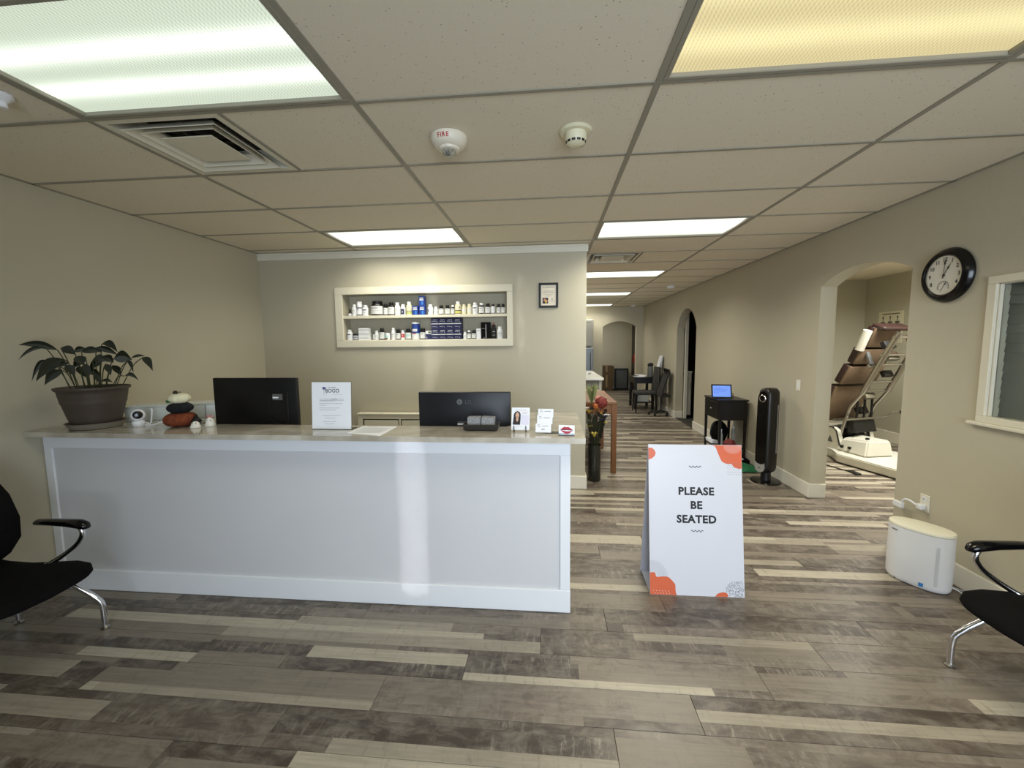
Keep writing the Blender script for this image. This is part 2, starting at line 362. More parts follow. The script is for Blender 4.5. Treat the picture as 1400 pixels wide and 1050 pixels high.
def tree_copy(o, parent=None):
    c = o.copy(); C.objects.link(c); c.parent = parent; W[c.name] = W.get(o.name, Vector((0, 0, 0)))
    for ch in o.children: tree_copy(ch, c)
    return c
def text_bm(bm, s, size, fn, bold=0.0, align='CENTER', space=1.0):
    cu = bpy.data.curves.new('t', 'FONT'); cu.body = s; cu.size = size; cu.offset = bold; cu.align_x = align; cu.space_character = space; cu.resolution_u = 3
    ob = bpy.data.objects.new('t', cu); C.objects.link(ob)
    dg = bpy.context.evaluated_depsgraph_get(); dg.update()
    me = bpy.data.meshes.new_from_object(ob.evaluated_get(dg))
    bpy.data.objects.remove(ob); bpy.data.curves.remove(cu)
    off = len(bm.verts); vs = [bm.verts.new(fn(v.co.x, v.co.y)) for v in me.vertices]
    for p in me.polygons:
        try: bm.faces.new([vs[i] for i in p.vertices])
        except ValueError: pass
    bpy.data.meshes.remove(me)
def poly(bm, pts, fn):
    bm.faces.new([bm.verts.new(fn(*p)) for p in pts])
def rectp(bm, x0, x1, y0, y1, fn): poly(bm, [(x0, y0), (x1, y0), (x1, y1), (x0, y1)], fn)
def disc(bm, cx, cy, r, fn, n=10, ry=None):
    poly(bm, [(cx+r*math.cos(2*PI*i/n), cy+(ry or r)*math.sin(2*PI*i/n)) for i in range(n)], fn)
def plane_fn(o, ux, uy, lift=0.0006):
    """maps (x, y) of a flat print onto a surface through o with axes ux, uy"""
    o = Vector(o); ux = Vector(ux).normalized(); uy = Vector(uy).normalized(); n = ux.cross(uy)*lift
    return lambda x, y: o + ux*x + uy*y + n

# ------------------------------------------------------------------ room shell
XL, XR, YB, YP, YF = -3.145, 2.541, -1.6, 4.334, 11.75
def arch_pts(y0, y1, zs, zt, n=14):
    """points of a segmental arch from (y0, zs) over the crown zt to (y1, zs)"""
    h = zt-zs; c = (y1-y0)/2; R = (c*c+h*h)/(2*h); cz = zt-R; a = math.asin(c/R); m = (y0+y1)/2
    return [(m+R*math.sin(-a+2*a*i/n), cz+R*math.cos(-a+2*a*i/n)) for i in range(n+1)]
bm = B(); box(bm, XL-0.6, 6.0, YB-0.6, 14.8, -0.10, -0.006); floor = struct('floor', bm, PLEN)
# planks, each its own piece (nearest ones first), the far ones joined
planks = []
for k in range(-17, 64):
    y0 = 1.55+0.19*k; y1 = y0+0.19
    off = (0.605+0.355*k) % 1.365
    for j in range(-5, 6):
        x0 = off+1.365*j; x1 = x0+1.365
        if x0 > 5.15 or x1 < XL: continue
        a, b = max(x0, XL), min(x1, 5.15)
        if y1 < 3.2 or y0 > 7.4:
            b = min(b, XR)
        if y1 > 14.2 or y0 < YB: continue
        if b-a < 0.02: continue
        d = math.hypot((a+b)/2, (y0+y1)/2-0.2)
        vis = y0 > 0.8 and not (y0 < 4.4 and b < -0.1 and y0 > 2.3) and not (y0 > 4.2 and b < 0.3) and (y0+y1)/2 > abs(a+b)/2*0.75 and not (a > XR and y0 < 3.0)
        planks.append((0 if vis else 1, d, a, b, y0, y1))
planks.sort()
pm = {}
def plank_bm(bm, a, b, y0, y1, z=0.0):
    g = 0.0007; h = 0.0012
    o = [bm.verts.new(p) for p in ((a+g, y0+g, -0.006), (b-g, y0+g, -0.006), (b-g, y1-g, -0.006), (a+g, y1-g, -0.006))]
    m = [bm.verts.new(p) for p in ((a+g, y0+g, z-h), (b-g, y0+g, z-h), (b-g, y1-g, z-h), (a+g, y1-g, z-h))]
    t = [bm.verts.new(p) for p in ((a+g+h, y0+g+h, z), (b-g-h, y0+g+h, z), (b-g-h, y1-g-h, z), (a+g+h, y1-g-h, z))]
    bm.faces.new(t)
    for i in range(4):
        j = (i+1) % 4; bm.faces.new((o[i], o[j], m[j], m[i])); bm.faces.new((m[i], m[j], t[j], t[i]))
rest = B()
for i, (v, d, a, b, y0, y1) in enumerate(planks):
    if i < 300 and v == 0:
        key = round(b-a, 3)
        if key not in pm:
            bm = B(); plank_bm(bm, 0, b-a, 0, 0.19); bmesh.ops.recalc_face_normals(bm, faces=bm.faces)
            me = bpy.data.meshes.new('plank'); bm.to_mesh(me); bm.free(); me.materials.append(FLOORM); pm[key] = me
        o = bpy.data.objects.new('plank', pm[key]); C.objects.link(o); o.location = (a, y0, 0); o.parent = floor
    else: plank_bm(rest, a, b, y0, y1)
r_ = obj('plank_field', rest, FLOORM, floor); r_['kind'] = 'stuff'

# ceiling slab, tiles, grid
bm = B(); box(bm, XL-0.3, 6.0, YB-0.3, 14.8, ZC+0.22, ZC+0.32); ceil = struct('ceiling', bm, PLEN)
holes = {(-1, 10)} | {(c, r) for c, r, *_ in TROFFERS} | {(-1, 1), (1, 6)}
HW = 0.012
def tile(name, x0, x1, y0, y1, parent=ceil):
    x0, x1, y0, y1 = max(x0, XL), min(x1, XRC), y0, min(y1, YF)
    if x1-x0 < 0.03 or y1-y0 < 0.03: return
    bm = B(); g = HW-0.006
    box(bm, x0+g, x1-g, y0+g, y1-g, ZC+0.002, ZC+0.016); obj(name, bm, TILE, parent)
XRC = XR
for r in range(-5, 18):
    for c in range(-2, 3):
        if (c, r) in holes: continue
        tile('ceiling_tile', gx(c), gx(c+1), gy(r), gy(r+1))
tile('ceiling_tile', gx(-1)+0.6096, gx(0), gy(1), gy(2)); tile('ceiling_tile', gx(1)+0.6096, gx(2), gy(6), gy(7))
def tbar(x0, x1, y0, y1):
    bm = B(); box(bm, x0, x1, y0, y1, ZC-0.003, ZC+0.002); box(bm, (x0+x1)/2-0.002 if x1-x0 < 0.1 else x0, (x0+x1)/2+0.002 if x1-x0 < 0.1 else x1, (y0+y1)/2-0.002 if y1-y0 < 0.1 else y0, (y0+y1)/2+0.002 if y1-y0 < 0.1 else y1, ZC+0.002, ZC+0.035)
    obj('grid_bar', bm, TBAR, ceil)
for c in range(-1, 3): tbar(gx(c)-HW, gx(c)+HW, YB, YF)
for r in range(-4, 19):
    if gy(r) < YF:
        for c in range(-2, 3):
            a, b = max(gx(c)+HW, XL), min(gx(c+1)-HW, XR)
            if b-a > 0.05: tbar(a, b, gy(r)-HW*0.8, gy(r)+HW*0.8)
tbar(gx(-1)+0.6096-HW*0.6, gx(-1)+0.6096+HW*0.6, gy(1)+HW, gy(2)-HW); tbar(gx(1)+0.6096-HW*0.6, gx(1)+0.6096+HW*0.6, gy(6)+HW, gy(7)-HW)
for (a, b, c, d) in ((XL, XL+0.02, YB, YP), (XR-0.02, XR, YB, YF), (XL, XR, YF-0.02, YF)):
    bm = B(); box(bm, a, b, c, d, ZC-0.003, ZC+0.002); obj('wall_angle', bm, TBAR, ceil)
# side room ceiling and back room ceiling
for n, (a, b, c, d) in enumerate(((XR+0.15, 5.15, 3.0, 7.4), (XR+0.15, 4.2, 7.5, 9.6), (0.2, 3.2, YF+0.15, 14.2))):
    bm = B(); box(bm, a, b, c, d, ZC, ZC+0.05); obj('side_ceiling_panel', bm, TILE, ceil)

# walls
bm = B(); box(bm, XL-0.12, XL, YB, YF, 0, ZC+0.2); struct('wall_left', bm, WALL)
# partition with recessed shelf opening
PX1 = 0.367; PD = 0.17
NX0, NX1, NZ0, NZ1 = -2.215, -0.445, 1.588, 2.075
bm = B()
prism(bm, [(XL, 0), (NX0, 0), (NX0, ZC), (XL, ZC)], 'y', YP, YP+PD); prism(bm, [(NX1, 0), (PX1, 0), (PX1, ZC), (NX1, ZC)], 'y', YP, YP+PD)
prism(bm, [(NX0, 0), (NX1, 0), (NX1, NZ0), (NX0, NZ0)], 'y', YP, YP+PD); prism(bm, [(NX0, NZ1), (NX1, NZ1), (NX1, ZC), (NX0, ZC)], 'y', YP, YP+PD)
box(bm, NX0, NX1, YP+PD-0.012, YP+PD, NZ0, NZ1)
struct('wall_back', bm, WALL)
# right wall: two arched doorways and one interior window
def wall_strip(bm, spans, arches, win, ax, t0, t1):
    for a, b in spans: prism(bm, [(a, 0), (b, 0), (b, ZC+0.1), (a, ZC+0.1)], ax, t0, t1)
    for a, b, zs, zt in arches:
        ap = arch_pts(a, b, zs, zt)
        for p, q in zip(ap[:-1], ap[1:]): prism(bm, [p, q, (q[0], ZC+0.1), (p[0], ZC+0.1)], ax, t0, t1)
    for a, b, z0, z1 in win:
        prism(bm, [(a, 0), (b, 0), (b, z0), (a, z0)], ax, t0, t1); prism(bm, [(a, z1), (b, z1), (b, ZC+0.1), (a, ZC+0.1)], ax, t0, t1)
A1 = (3.232, 4.228, 2.045, 2.16); A2 = (7.57, 8.68, 1.80, 2.17)
WN = (1.45, 2.64, 1.085, 1.86)
bm = B()
wall_strip(bm, [(YB, WN[0]), (WN[1], A1[0]), (A1[1], A2[0]), (A2[1], YF+0.15)], [A1, A2], [WN], 'x', XR, XR+0.145)
bmesh.ops.remove_doubles(bm, verts=bm.verts, dist=0.0001)
struct('wall_right', bm, WALL)
# far wall with arch
A3 = (1.445, 2.355, 1.99, 2.135)
bm = B(); wall_strip(bm, [(XL, A3[0]), (A3[1], XR)], [A3], [], 'y', YF, YF+0.15); struct('wall_far', bm, WALL)
# rooms beyond
bm = B(); box(bm, 0.2, 3.2, 14.2, 14.3, 0, ZC); box(bm, 0.1, 0.2, YF+0.15, 14.2, 0, ZC); box(bm, 2.75, 2.85, YF+0.15, 14.2, 0, ZC); struct('wall_back_room', bm, WALL)
bm = B(); box(bm, 5.15, 5.27, 2.9, 7.5, 0, ZC+0.1); box(bm, XR+0.145, 5.15, 7.4, 7.5, 0, ZC+0.1); box(bm, XR+0.145, 5.27, 2.88, 3.0, 0, ZC+0.1); struct('wall_side_room', bm, WALL2)
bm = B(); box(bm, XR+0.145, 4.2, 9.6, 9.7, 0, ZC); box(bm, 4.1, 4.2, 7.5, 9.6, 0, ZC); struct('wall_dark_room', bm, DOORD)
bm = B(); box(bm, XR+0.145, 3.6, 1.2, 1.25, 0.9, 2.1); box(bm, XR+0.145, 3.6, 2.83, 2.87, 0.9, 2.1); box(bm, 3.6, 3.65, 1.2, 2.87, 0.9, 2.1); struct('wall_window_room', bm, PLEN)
# shop front behind the camera: piers, header, glazing
bm = B()
for a, b in ((XL, -0.6), (2.2, XR)): box(bm, a, b, YB-0.12, YB, 0, ZC+0.1)
box(bm, -0.6, 2.2, YB-0.12, YB, 2.4, ZC+0.1)
struct('wall_front', bm, WALL)
bm = B()
for x in (-0.6, 0.35, 1.3, 2.15): box(bm, x, x+0.05, YB-0.09, YB-0.03, 0.0, 2.4)
box(bm, -0.6, 2.2, YB-0.09, YB-0.03, 0, 0.08); box(bm, -0.6, 2.2, YB-0.09, YB-0.03, 2.35, 2.4)
struct('window_1', bm, ALU)
# baseboards
def base(name, bm_boxes, m=TRIM):
    bm = B()
    for q in bm_boxes: box(bm, *q, bev=0.004)
    struct(name, bm, m)
T = 0.016; BH = 0.14
base('baseboard_left', [(XL, XL+T, YB, 2.2, 0, BH), (XL, XL+T, 2.52, YP, 0, BH)])
base('baseboard_back', [(XL+T, PX1+T, YP-T, YP, 0, BH), (PX1, PX1+T, YP, YP+PD, 0, BH)])
base('baseboard_right', [(XR-T, XR, YB, A1[0], 0, BH), (XR-T, XR, A1[1], A2[0], 0, BH), (XR-T, XR, A2[1], YF, 0, BH),
     (XR-T, XR+0.145, A1[1]-T, A1[1], 0, BH), (XR-T, XR+0.145, A1[0], A1[0]+T, 0, BH), (XR-T, XR+0.145, A2[1]-T, A2[1], 0, BH), (XR-T, XR+0.145, A2[0], A2[0]+T, 0, BH)])
base('baseboard_far', [(1.2, A3[0], YF-T, YF, 0, BH), (A3[1], XR-T, YF-T, YF, 0, BH), (0.2, 2.75, 14.2-T, 14.2, 0, BH)])
base('baseboard_side_room', [(5.15-T, 5.15, 3.0, 7.4, 0, BH+0.02), (XR+0.145, 5.15-T, 7.4-T, 7.4, 0, BH+0.02)])
# fascia board on top of the partition
bm = B(); box(bm, XL, PX1+0.014, YP-0.02, YP, 2.452, 2.523, bev=0.003); box(bm, XL, PX1+0.014, YP-0.028, YP, 2.508, 2.526, bev=0.002); struct('trim_1', bm, TRIM)
# niche casing + shelf
bm = B(); cx0, cx1, cz0, cz1 = -2.296, -0.385, 1.515, 2.148
box(bm, cx0, cx1, YP-0.02, YP, NZ1, cz1, bev=0.003); box(bm, cx0, cx1, YP-0.02, YP, cz0, NZ0, bev=0.003)
box(bm, cx0, NX0, YP-0.02, YP, NZ0, NZ1, bev=0.003); box(bm, NX1, cx1, YP-0.02, YP, NZ0, NZ1, bev=0.003)
tr = struct('trim_2', bm, NTRIM)
bm = B(); box(bm, NX0, NX1, YP-0.008, YP+PD-0.014, 1.822, 1.851, bev=0.002); obj('shelf', bm, NTRIM, tr)
bm = B(); box(bm, NX0, NX1, YP-0.008, YP+PD-0.014, NZ0-0.001, NZ0+0.004); obj('shelf', bm, NTRIM, tr)

# interior window on the right wall
bm = B(); y0, y1, z0, z1 = 1.40, 2.69, 1.05, 1.895; x = XR
box(bm, x-0.018, x, y0, y1, z1-0.045, z1, bev=0.003); box(bm, x-0.018, x, y1-0.05, y1, z0+0.038, z1-0.045, bev=0.003); box(bm, x-0.018, x, y0, y0+0.05, z0+0.038, z1-0.045, bev=0.003)
box(bm, x-0.018, x+0.10, y0, y1, z0, z0+0.038, bev=0.003)
box(bm, x, x+0.10, y1-0.055, y1-0.05, z0, z1-0.04); box(bm, x, x+0.10, y0+0.05, y1-0.05, z1-0.05, z1-0.042)
win = struct('window_2', bm, NTRIM)
bm = B(); box(bm, x-0.034, x, y0-0.04, y1+0.04, z0-0.022, z0, bev=0.005); obj('window_sill', bm, NTRIM, win)
bm = B(); box(bm, x+0.020, x+0.024, y0+0.05, y1-0.055, z0+0.038, z1-0.05); obj('pane', bm, GLASSP, win)
for i in range(15):
    bm = B(); obox(bm, (x+0.055, (y0+y1)/2, z0+0.06+i*0.054), (0.004, y1-y0-0.112, 0.057), (0, 0.12, 0)); obj('blind_slat', bm, BLINDM, win)

# ------------------------------------------------------------------ ceiling fixtures
def troffer(c, r, m, label, dz=0.012, rect=None):
    x0, x1, y0, y1 = rect or (gx(c)+HW, gx(c+1)-HW, gy(r)+HW, gy(r+1)-HW); cx, cyy = (x0+x1)/2, (y0+y1)/2
    t = thing('ceiling_light', label, 'ceiling light', (cx, cyy, ZC), 0, 'fluorescent ceiling lights')
    bm = B(); fw = 0.022
    for q in ((x0, x1, y0, y0+fw), (x0, x1, y1-fw, y1), (x0, x0+fw, y0+fw, y1-fw), (x1-fw, x1, y0+fw, y1-fw)): box(bm, *q, ZC-0.004, ZC+0.02, bev=0.003)
    obj('frame', bm, TBAR, t)
    bm = B(); box(bm, x0+fw-0.002, x1-fw+0.002, y0+fw-0.002, y1-fw+0.002, ZC+dz, ZC+dz+0.004); d = obj('diffuser', bm, m, t)
    bm = B(); box(bm, x0+0.01, x1-0.01, y0+0.01, y1-0.01, ZC+0.03, ZC+0.12); obj('housing', bm, WHITEP, t)
troffer(-1, 0, DIF_L, 'large cool white ceiling light at upper left beside the open square vent')
troffer(1, 0, DIF_R, 'warm yellow ceiling light with sagging lens at upper right')
troffer(-1, 4, DIF_W, 'bright ceiling light above the supplement shelf wall')
troffer(1, 4, DIF_W, 'bright ceiling light at the mouth of the hallway, nearest of the hall row')
troffer(1, 8, DIF_H, 'second hallway ceiling light just beyond the small hall vent')
troffer(1, 12, DIF_H, 'third hallway ceiling light, next to last before the far arch')
troffer(1, 16, DIF_H, 'farthest hallway ceiling light close to the far arch')

troffer(0, 0, DIF_H, 'unseen ceiling light added to brighten the side treatment room', -0.008, ADDED_LIGHTS[0][:4])  # out-of-view fixture made to go with the added side room lamp
troffer(0, 0, DIF_H, 'unseen ceiling light added to brighten the room beyond the far arch', -0.008, ADDED_LIGHTS[1][:4])  # likewise an added fixture, for the back room lamp
troffer(-1, 10, DIF_H, 'unseen ceiling light added behind the shelf wall as hall fill')  # hidden fixture added for the hall fill lamp

def square_vent(x0, y0, s, label):
    x1, y1 = x0+s, y0+s; cx, cyy = (x0+x1)/2, (y0+y1)/2
    t = thing('ceiling_vent', label, 'vent', (cx, cyy, ZC))
    def ring(bm, a, b, za, zb, th=0.004):
        """square sloped ring from half-size a at za to half-size b at zb"""
        A = [Vector((cx+sx*a, cyy+sy*a, za)) for sx, sy in ((-1, -1), (1, -1), (1, 1), (-1, 1))]
        Bb = [Vector((cx+sx*b, cyy+sy*b, zb)) for sx, sy in ((-1, -1), (1, -1), (1, 1), (-1, 1))]
        U = Vector((0, 0, th)); v = [bm.verts.new(p) for p in A+Bb+[p+U for p in A]+[p+U for p in Bb]]
        for i in range(4):
            j = (i+1) % 4
            bm.faces.new((v[i], v[j], v[4+j], v[4+i])); bm.faces.new((v[8+i], v[8+j], v[12+j], v[12+i]))
            bm.faces.new((v[i], v[j], v[8+j], v[8+i])); bm.faces.new((v[4+i], v[4+j], v[12+j], v[12+i]))
    h = s/2
    bm = B(); ring(bm, h-0.013, h*0.86, ZC-0.001, ZC-0.001); ring(bm, h*0.86, h*0.85, ZC-0.001, ZC+0.10); obj('frame', bm, NTRIM, t)
    bm = B(); ring(bm, h*0.76, h*0.60, ZC-0.012, ZC+0.03); obj('louver', bm, NTRIM, t)
    bm = B(); ring(bm, h*0.60, h*0.52, ZC-0.006, ZC+0.035); obj('louver', bm, NTRIM, t)
    bm = B(); box(bm, cx-h*0.42, cx+h*0.42, cyy-h*0.42, cyy+h*0.42, ZC-0.006, ZC, bev=0.002); obj('centre_plate', bm, NTRIM, t)
    bm = B(); box(bm, x0+0.02, x1-0.02, y0+0.02, y1-0.02, ZC+0.12, ZC+0.13); obj('duct_back', bm, PLEN, t)
    bm = B(); tube(bm, [(cx+0.12*math.cos(a*PI/8), cyy+0.12*math.sin(a*PI/8), ZC+0.09) for a in range(16)], 0.012, 6, True); obj('duct_collar', bm, BLACK, t, True)
NTRIM2 = NTRIM
square_vent(gx(-1), gy(1), 0.6096, 'open square ceiling vent with nested louvers beside the big left light')
square_vent(gx(1), gy(6), 0.6096, 'small square hallway ceiling vent beyond the nearest hall light')

t = thing('fire_strobe', 'white round fire alarm strobe marked FIRE on ceiling', 'fire alarm', (-0.486, 2.075, ZC))
cx, cyy = -0.486, 2.075
bm = B(); lathe(bm, [(0.088, ZC), (0.09, ZC-0.012), (0.082, ZC-0.035), (0.062, ZC-0.05), (0.052, ZC-0.052)], (cx, cyy, 0), 32); obj('body', bm, FIREW, t, True)
bm = B(); lathe(bm, [(0.052, ZC-0.052), (0.048, ZC-0.062), (0.032, ZC-0.066), (0, ZC-0.066)], (cx, cyy, 0), 28); obj('inner_ring', bm, FIREW, t, True)
bm = B(); lathe(bm, [(0.034, ZC-0.066), (0.034, ZC-0.075), (0.026, ZC-0.088), (0.010, ZC-0.094), (0, ZC-0.094)], (cx, cyy-0.004, 0), 10); obj('strobe_lens', bm, mat('faceted_clear_lens', (200, 200, 190), 0.05, 0.6, var=0.5, vs=90), t)
bm = B()
def conefn(x, y):
    a = -PI/2 - 0.25 + x/0.088; r = 0.0895 - 0.25*max(0, -y+0.0)*0.35; 
    return (cx+r*math.cos(a)*1.004, cyy+r*math.sin(a)*1.004, ZC-0.026+y*0.9)
def conefn(x, y):
    a = -PI/2-0.12+x/0.088; z = ZC-0.033+y; r = 0.09-(ZC-0.012-z)/0.023*0.008+0.001 if z < ZC-0.012 else 0.091
    return (cx+r*math.cos(a), cyy+r*math.sin(a), z)
text_bm(bm, 'FIRE', 0.025, conefn, 0.0008, space=1.3); obj('lettering', bm, REDI, t)
t = thing('smoke_detector', 'cream smoke detector with slotted head on wide mounting ring', 'smoke detector', (0.12, 2.075, ZC)); cx, cyy = 0.12, 2.075
bm = B(); lathe(bm, [(0.075, ZC), (0.078, ZC-0.006), (0.07, ZC-0.014), (0.05, ZC-0.016)], (cx, cyy, 0), 32); obj('mounting_ring', bm, CREAM, t, True)
bm = B(); lathe(bm, [(0.05, ZC-0.014), (0.052, ZC-0.04), (0.047, ZC-0.052), (0.043, ZC-0.062), (0.03, ZC-0.07), (0, ZC-0.072)], (cx, cyy, 0), 32); obj('head', bm, CREAM, t, True)
bm = B()
for i in range(12):
    a0 = 2*PI*i/12+0.07; a1 = a0+0.38
    for za, zb in ((ZC-0.0525, ZC-0.0565), (ZC-0.058, ZC-0.062)):
        ps = []
        for q in (a0, (a0+a1)/2, a1): ps.append((cx+0.0478*math.cos(q), cyy+0.0478*math.sin(q), za))
        for q in (a1, (a0+a1)/2, a0): ps.append((cx+0.0455*math.cos(q), cyy+0.0455*math.sin(q), zb))
        bm.faces.new([bm.verts.new(p) for p in ps])
obj('vent_slots', bm, BLACK, t)
bm = B(); lathe(bm, [(0.035, ZC), (0.035, ZC-0.012), (0.015, ZC-0.03), (0.015, ZC-0.05), (0, ZC-0.052)], (-2.15, 1.545, 0), 20)
single('ceiling_sprinkler', bm, WHITEP, 'white round sprinkler head at the far left edge of ceiling', 'sprinkler', (-2.15, 1.545, ZC), smooth=True)
bm = B(); lathe(bm, [(0.07, ZC), (0.07, ZC-0.02), (0.05, ZC-0.045), (0.02, ZC-0.05), (0, ZC-0.05)], (2.118, 7.68, 0), 24)
single('smoke_detector', bm, WHITEP, 'small white detector on hallway ceiling above the far doorway', 'smoke detector', (2.118, 7.68, ZC), smooth=True)
bm = B(); lathe(bm, [(0.07, ZC), (0.07, ZC-0.02), (0.05, ZC-0.04), (0, ZC-0.045)], (2.17, 11.3, 0), 24)
single('smoke_detector', bm, WHITEP, 'tiny white detector on ceiling just before the far arch', 'smoke detector', (2.17, 11.3, ZC), smooth=True)

# ------------------------------------------------------------------ reception counter
CF = 2.258; CT = 1.035
t = thing('reception_counter', 'long white-trimmed reception counter with grey-white panel front', 'counter', (-1.5, 2.35, 0))
bm = B(); box(bm, XL+0.004, 0.108, CF+0.010, 2.40, 0.0, 1.006); box(bm, -0.02, 0.108, 2.40, 2.95, 0, 1.006); box(bm, XL+0.004, -2.35, 2.40, 3.05, 0.0, 1.006); obj('body', bm, PANEL, t)
bm = B(); box(bm, XL+0.004, 0.113, CF-0.002, CF+0.012, 0.0, 0.134, bev=0.003); box(bm, 0.10, 0.113, CF+0.012, 2.95, 0, 0.134, bev=0.003); obj('kick_board', bm, CTRIM, t)
bm = B(); box(bm, XL+0.004, 0.111, CF, CF+0.012, 0.918, 1.006, bev=0.003); obj('top_rail', bm, CTRIM, t)
bm = B(); box(bm, 0.054, 0.111, CF-0.0005, CF+0.012, 0.134, 0.918, bev=0.003); obj('stile', bm, CTRIM, t)
bm = B(); box(bm, XL+0.004, -3.085, CF-0.0005, CF+0.012, 0.134, 0.918, bev=0.003); obj('stile', bm, CTRIM, t)
def quartz():
    k = NT('veined_greige_quartz'); b = k.b; b.inputs['Roughness'].default_value = 0.12; b.inputs['Coat Weight'].default_value = 0.3
    tc = k.n('ShaderNodeTexCoord'); n1 = k.n('ShaderNodeTexNoise'); n1.inputs['Scale'].default_value = 3; n1.inputs['Detail'].default_value = 8; n1.inputs['Distortion'].default_value = 1.5; k.l(tc.outputs['Object'], n1.inputs['Vector'])
    r = k.n('ShaderNodeValToRGB'); k.l(n1.outputs['Fac'], r.inputs[0]); e = r.color_ramp.elements; e[0].position = 0.35; e[0].color = L((164, 155, 140)); e[1].position = 0.7; e[1].color = L((206, 200, 188))
    v = e = r.color_ramp.elements.new(0.5); v.color = L((184, 176, 162))
    k.l(r.outputs[0], b.inputs['Base Color']); return k.m
QZ = quartz()
bm = B(); y0 = 2.168
prism(bm, [(XL+0.003, y0), (-1.385, y0), (-1.385, 2.468), (-2.31, 2.468), (-2.31, 3.1), (XL+0.003, 3.1)], 'z', 1.0065, CT)
wt = tagit(centre_origin(obj('worktop', bm, QZ, None), (-2.2, 2.3, CT)), 'left stone worktop slab with planter and stacked pumpkins', 'worktop', 'stone worktop slabs on the counter')
bm = B()
prism(bm, [(-1.383, y0), (0.185, y0), (0.19, 3.0), (-0.16, 3.0), (-0.2, 2.56), (-0.27, 2.468), (-1.383, 2.468)], 'z', 1.0065, CT)
wt = tagit(centre_origin(obj('worktop', bm, QZ, None), (-0.6, 2.3, CT)), 'right stone worktop slab carrying the card holders and tray', 'worktop', 'stone worktop slabs on the counter')
# desk behind the counter
t = thing('desk', 'low white desk behind counter holding both monitors', 'desk', (-1.2, 2.8, 0))
bm = B(); box(bm, -2.33, -0.05, 2.43, 3.02, 0.70, 0.73, bev=0.003); obj('desktop', bm, CABG, t)
for x in (-2.28, -1.2, -0.12):
    bm = B(); box(bm, x-0.02, x+0.02, 2.46, 2.98, 0, 0.70); obj('leg', bm, CABG, t)
# monitors seen from behind
def monitor(name, cx, cy, zb, w_, h_, rz, label, kind):
    t = thing(name, label, 'monitor', (cx, cy, 0.73), rz)
    bm = B(); box(bm, -w_/2, w_/2, -0.012, 0.018, zb-0.73, zb-0.73+h_, bev=0.006, seg=2); obj('back_shell', bm, mat(name+'_shell_'+kind, (10, 10, 13) if kind == 'a' else (22, 24, 30), 0.42, var=0.08), t, True, True)
    bm = B(); box(bm, -w_/2+0.008, w_/2-0.008, 0.018, 0.021, zb-0.73+0.012, zb-0.73+h_-0.01); obj('screen', bm, LENSM, t, False, True)
    bm = B(); box(bm, -0.035, 0.035, -0.03+0.02, 0.0, 0.01, zb-0.73+0.12, bev=0.004); box(bm, -0.13, 0.13, -0.06, 0.12, 0.0, 0.012, bev=0.004); obj('stand', bm, BLACK, t, False, True)
    return t
t = monitor('computer_monitor', -1.985, 2.625, 0.965, 0.60, 0.358, 0.0, 'matte black monitor back with small port panel, left on counter', 'a')
bm = B(); box(bm, 0.09, 0.235, -0.018, -0.010, 0.30, 0.50, bev=0.003); obj('port_panel', bm, BLACK, t, False, True)
bm = B(); box(bm, 0.13, 0.20, -0.0195, -0.0175, 0.445, 0.485); obj('rating_label', bm, GREYM, t, False, True)
bm = B(); box(bm, 0.132, 0.172, -0.0205, -0.0190, 0.457, 0.466); obj('barcode_strip', bm, PAPER, t, False, True)
bm = B(); tube(bm, smooth_path([(0.10, -0.016, 0.34), (0.14, -0.03, 0.30), (0.20, -0.02, 0.27)]), 0.004, 6); obj('cable', bm, BLACK, t, True, True)
t = monitor('computer_monitor', -0.552, 2.62, 0.873, 0.60, 0.357, 0.0, 'charcoal LG monitor back behind the tray of sachets', 'b')
fn = plane_fn((0, -0.012, 0), (1, 0, 0), (0, 0, 1))
bm = B(); lathe(bm, [(0.018, 0), (0.018, 0.0012), (0, 0.0012)], (-0.03, -0.012, 0.436), 24, Matrix.Rotation(PI/2, 4, 'X')); obj('logo_disc', bm, GREYM, t, True, True)
bm = B(); fl = plane_fn((0, -0.0135, 0), (1, 0, 0), (0, 0, 1), 0.0005)
text_bm(bm, 'LG', 0.034, lambda x, y: fl(x+0.027, y+0.424), 0.001); 
DLOGO = mat('dark_logo', (70, 72, 78), 0.3)
obj('logo_lettering', bm, DLOGO, t, False, True)
bm = B(); text_bm(bm, 'L', 0.02, lambda x, y: fl(x-0.029, y+0.430), 0.0006); obj('logo_stroke', bm, BLACK, t, False, True)
bm = B(); disc(bm, -0.038, 0.442, 0.0025, fl); obj('logo_dot', bm, BLACK, t, False, True)
bm = B(); rectp(bm, -0.045, 0.0, 0.286, 0.297, fn); obj('rating_label', bm, PAPER, t, False, True)
bm = B(); rectp(bm, -0.045, 0.03, 0.302, 0.308, fn); obj('print_line', bm, GREYM, t, False, True)

# low cabinet against the back wall
t = thing('low_cabinet', 'low shallow cream cabinet with drawer fronts behind the counter', 'cabinet', (-1.3, 4.3, 0))
x0, x1, yf, zt = -2.06, -0.6, 4.235, 0.812
bm = B(); box(bm, x0+0.02, x1-0.02, yf+0.045, YP-0.02, 0.0, zt-0.02); obj('body', bm, PLEN, t)
bm = B(); box(bm, x0-0.005, x1+0.005, yf-0.008, YP-0.02, zt-0.016, zt, bev=0.003); obj('top', bm, NTRIM, t)
bm = B()
for q in ((x0, x1, yf, yf+0.02, zt-0.062, zt-0.016), (x0, x0+0.055, yf, yf+0.02, 0, zt-0.062), (x1-0.055, x1, yf, yf+0.02, 0, zt-0.062), (-1.605, -1.585, yf, yf+0.02, 0, zt-0.062), (-1.10, -1.08, yf, yf+0.02, 0, zt-0.062)): box(bm, *q, bev=0.002)
obj('face_frame', bm, NTRIM, t)
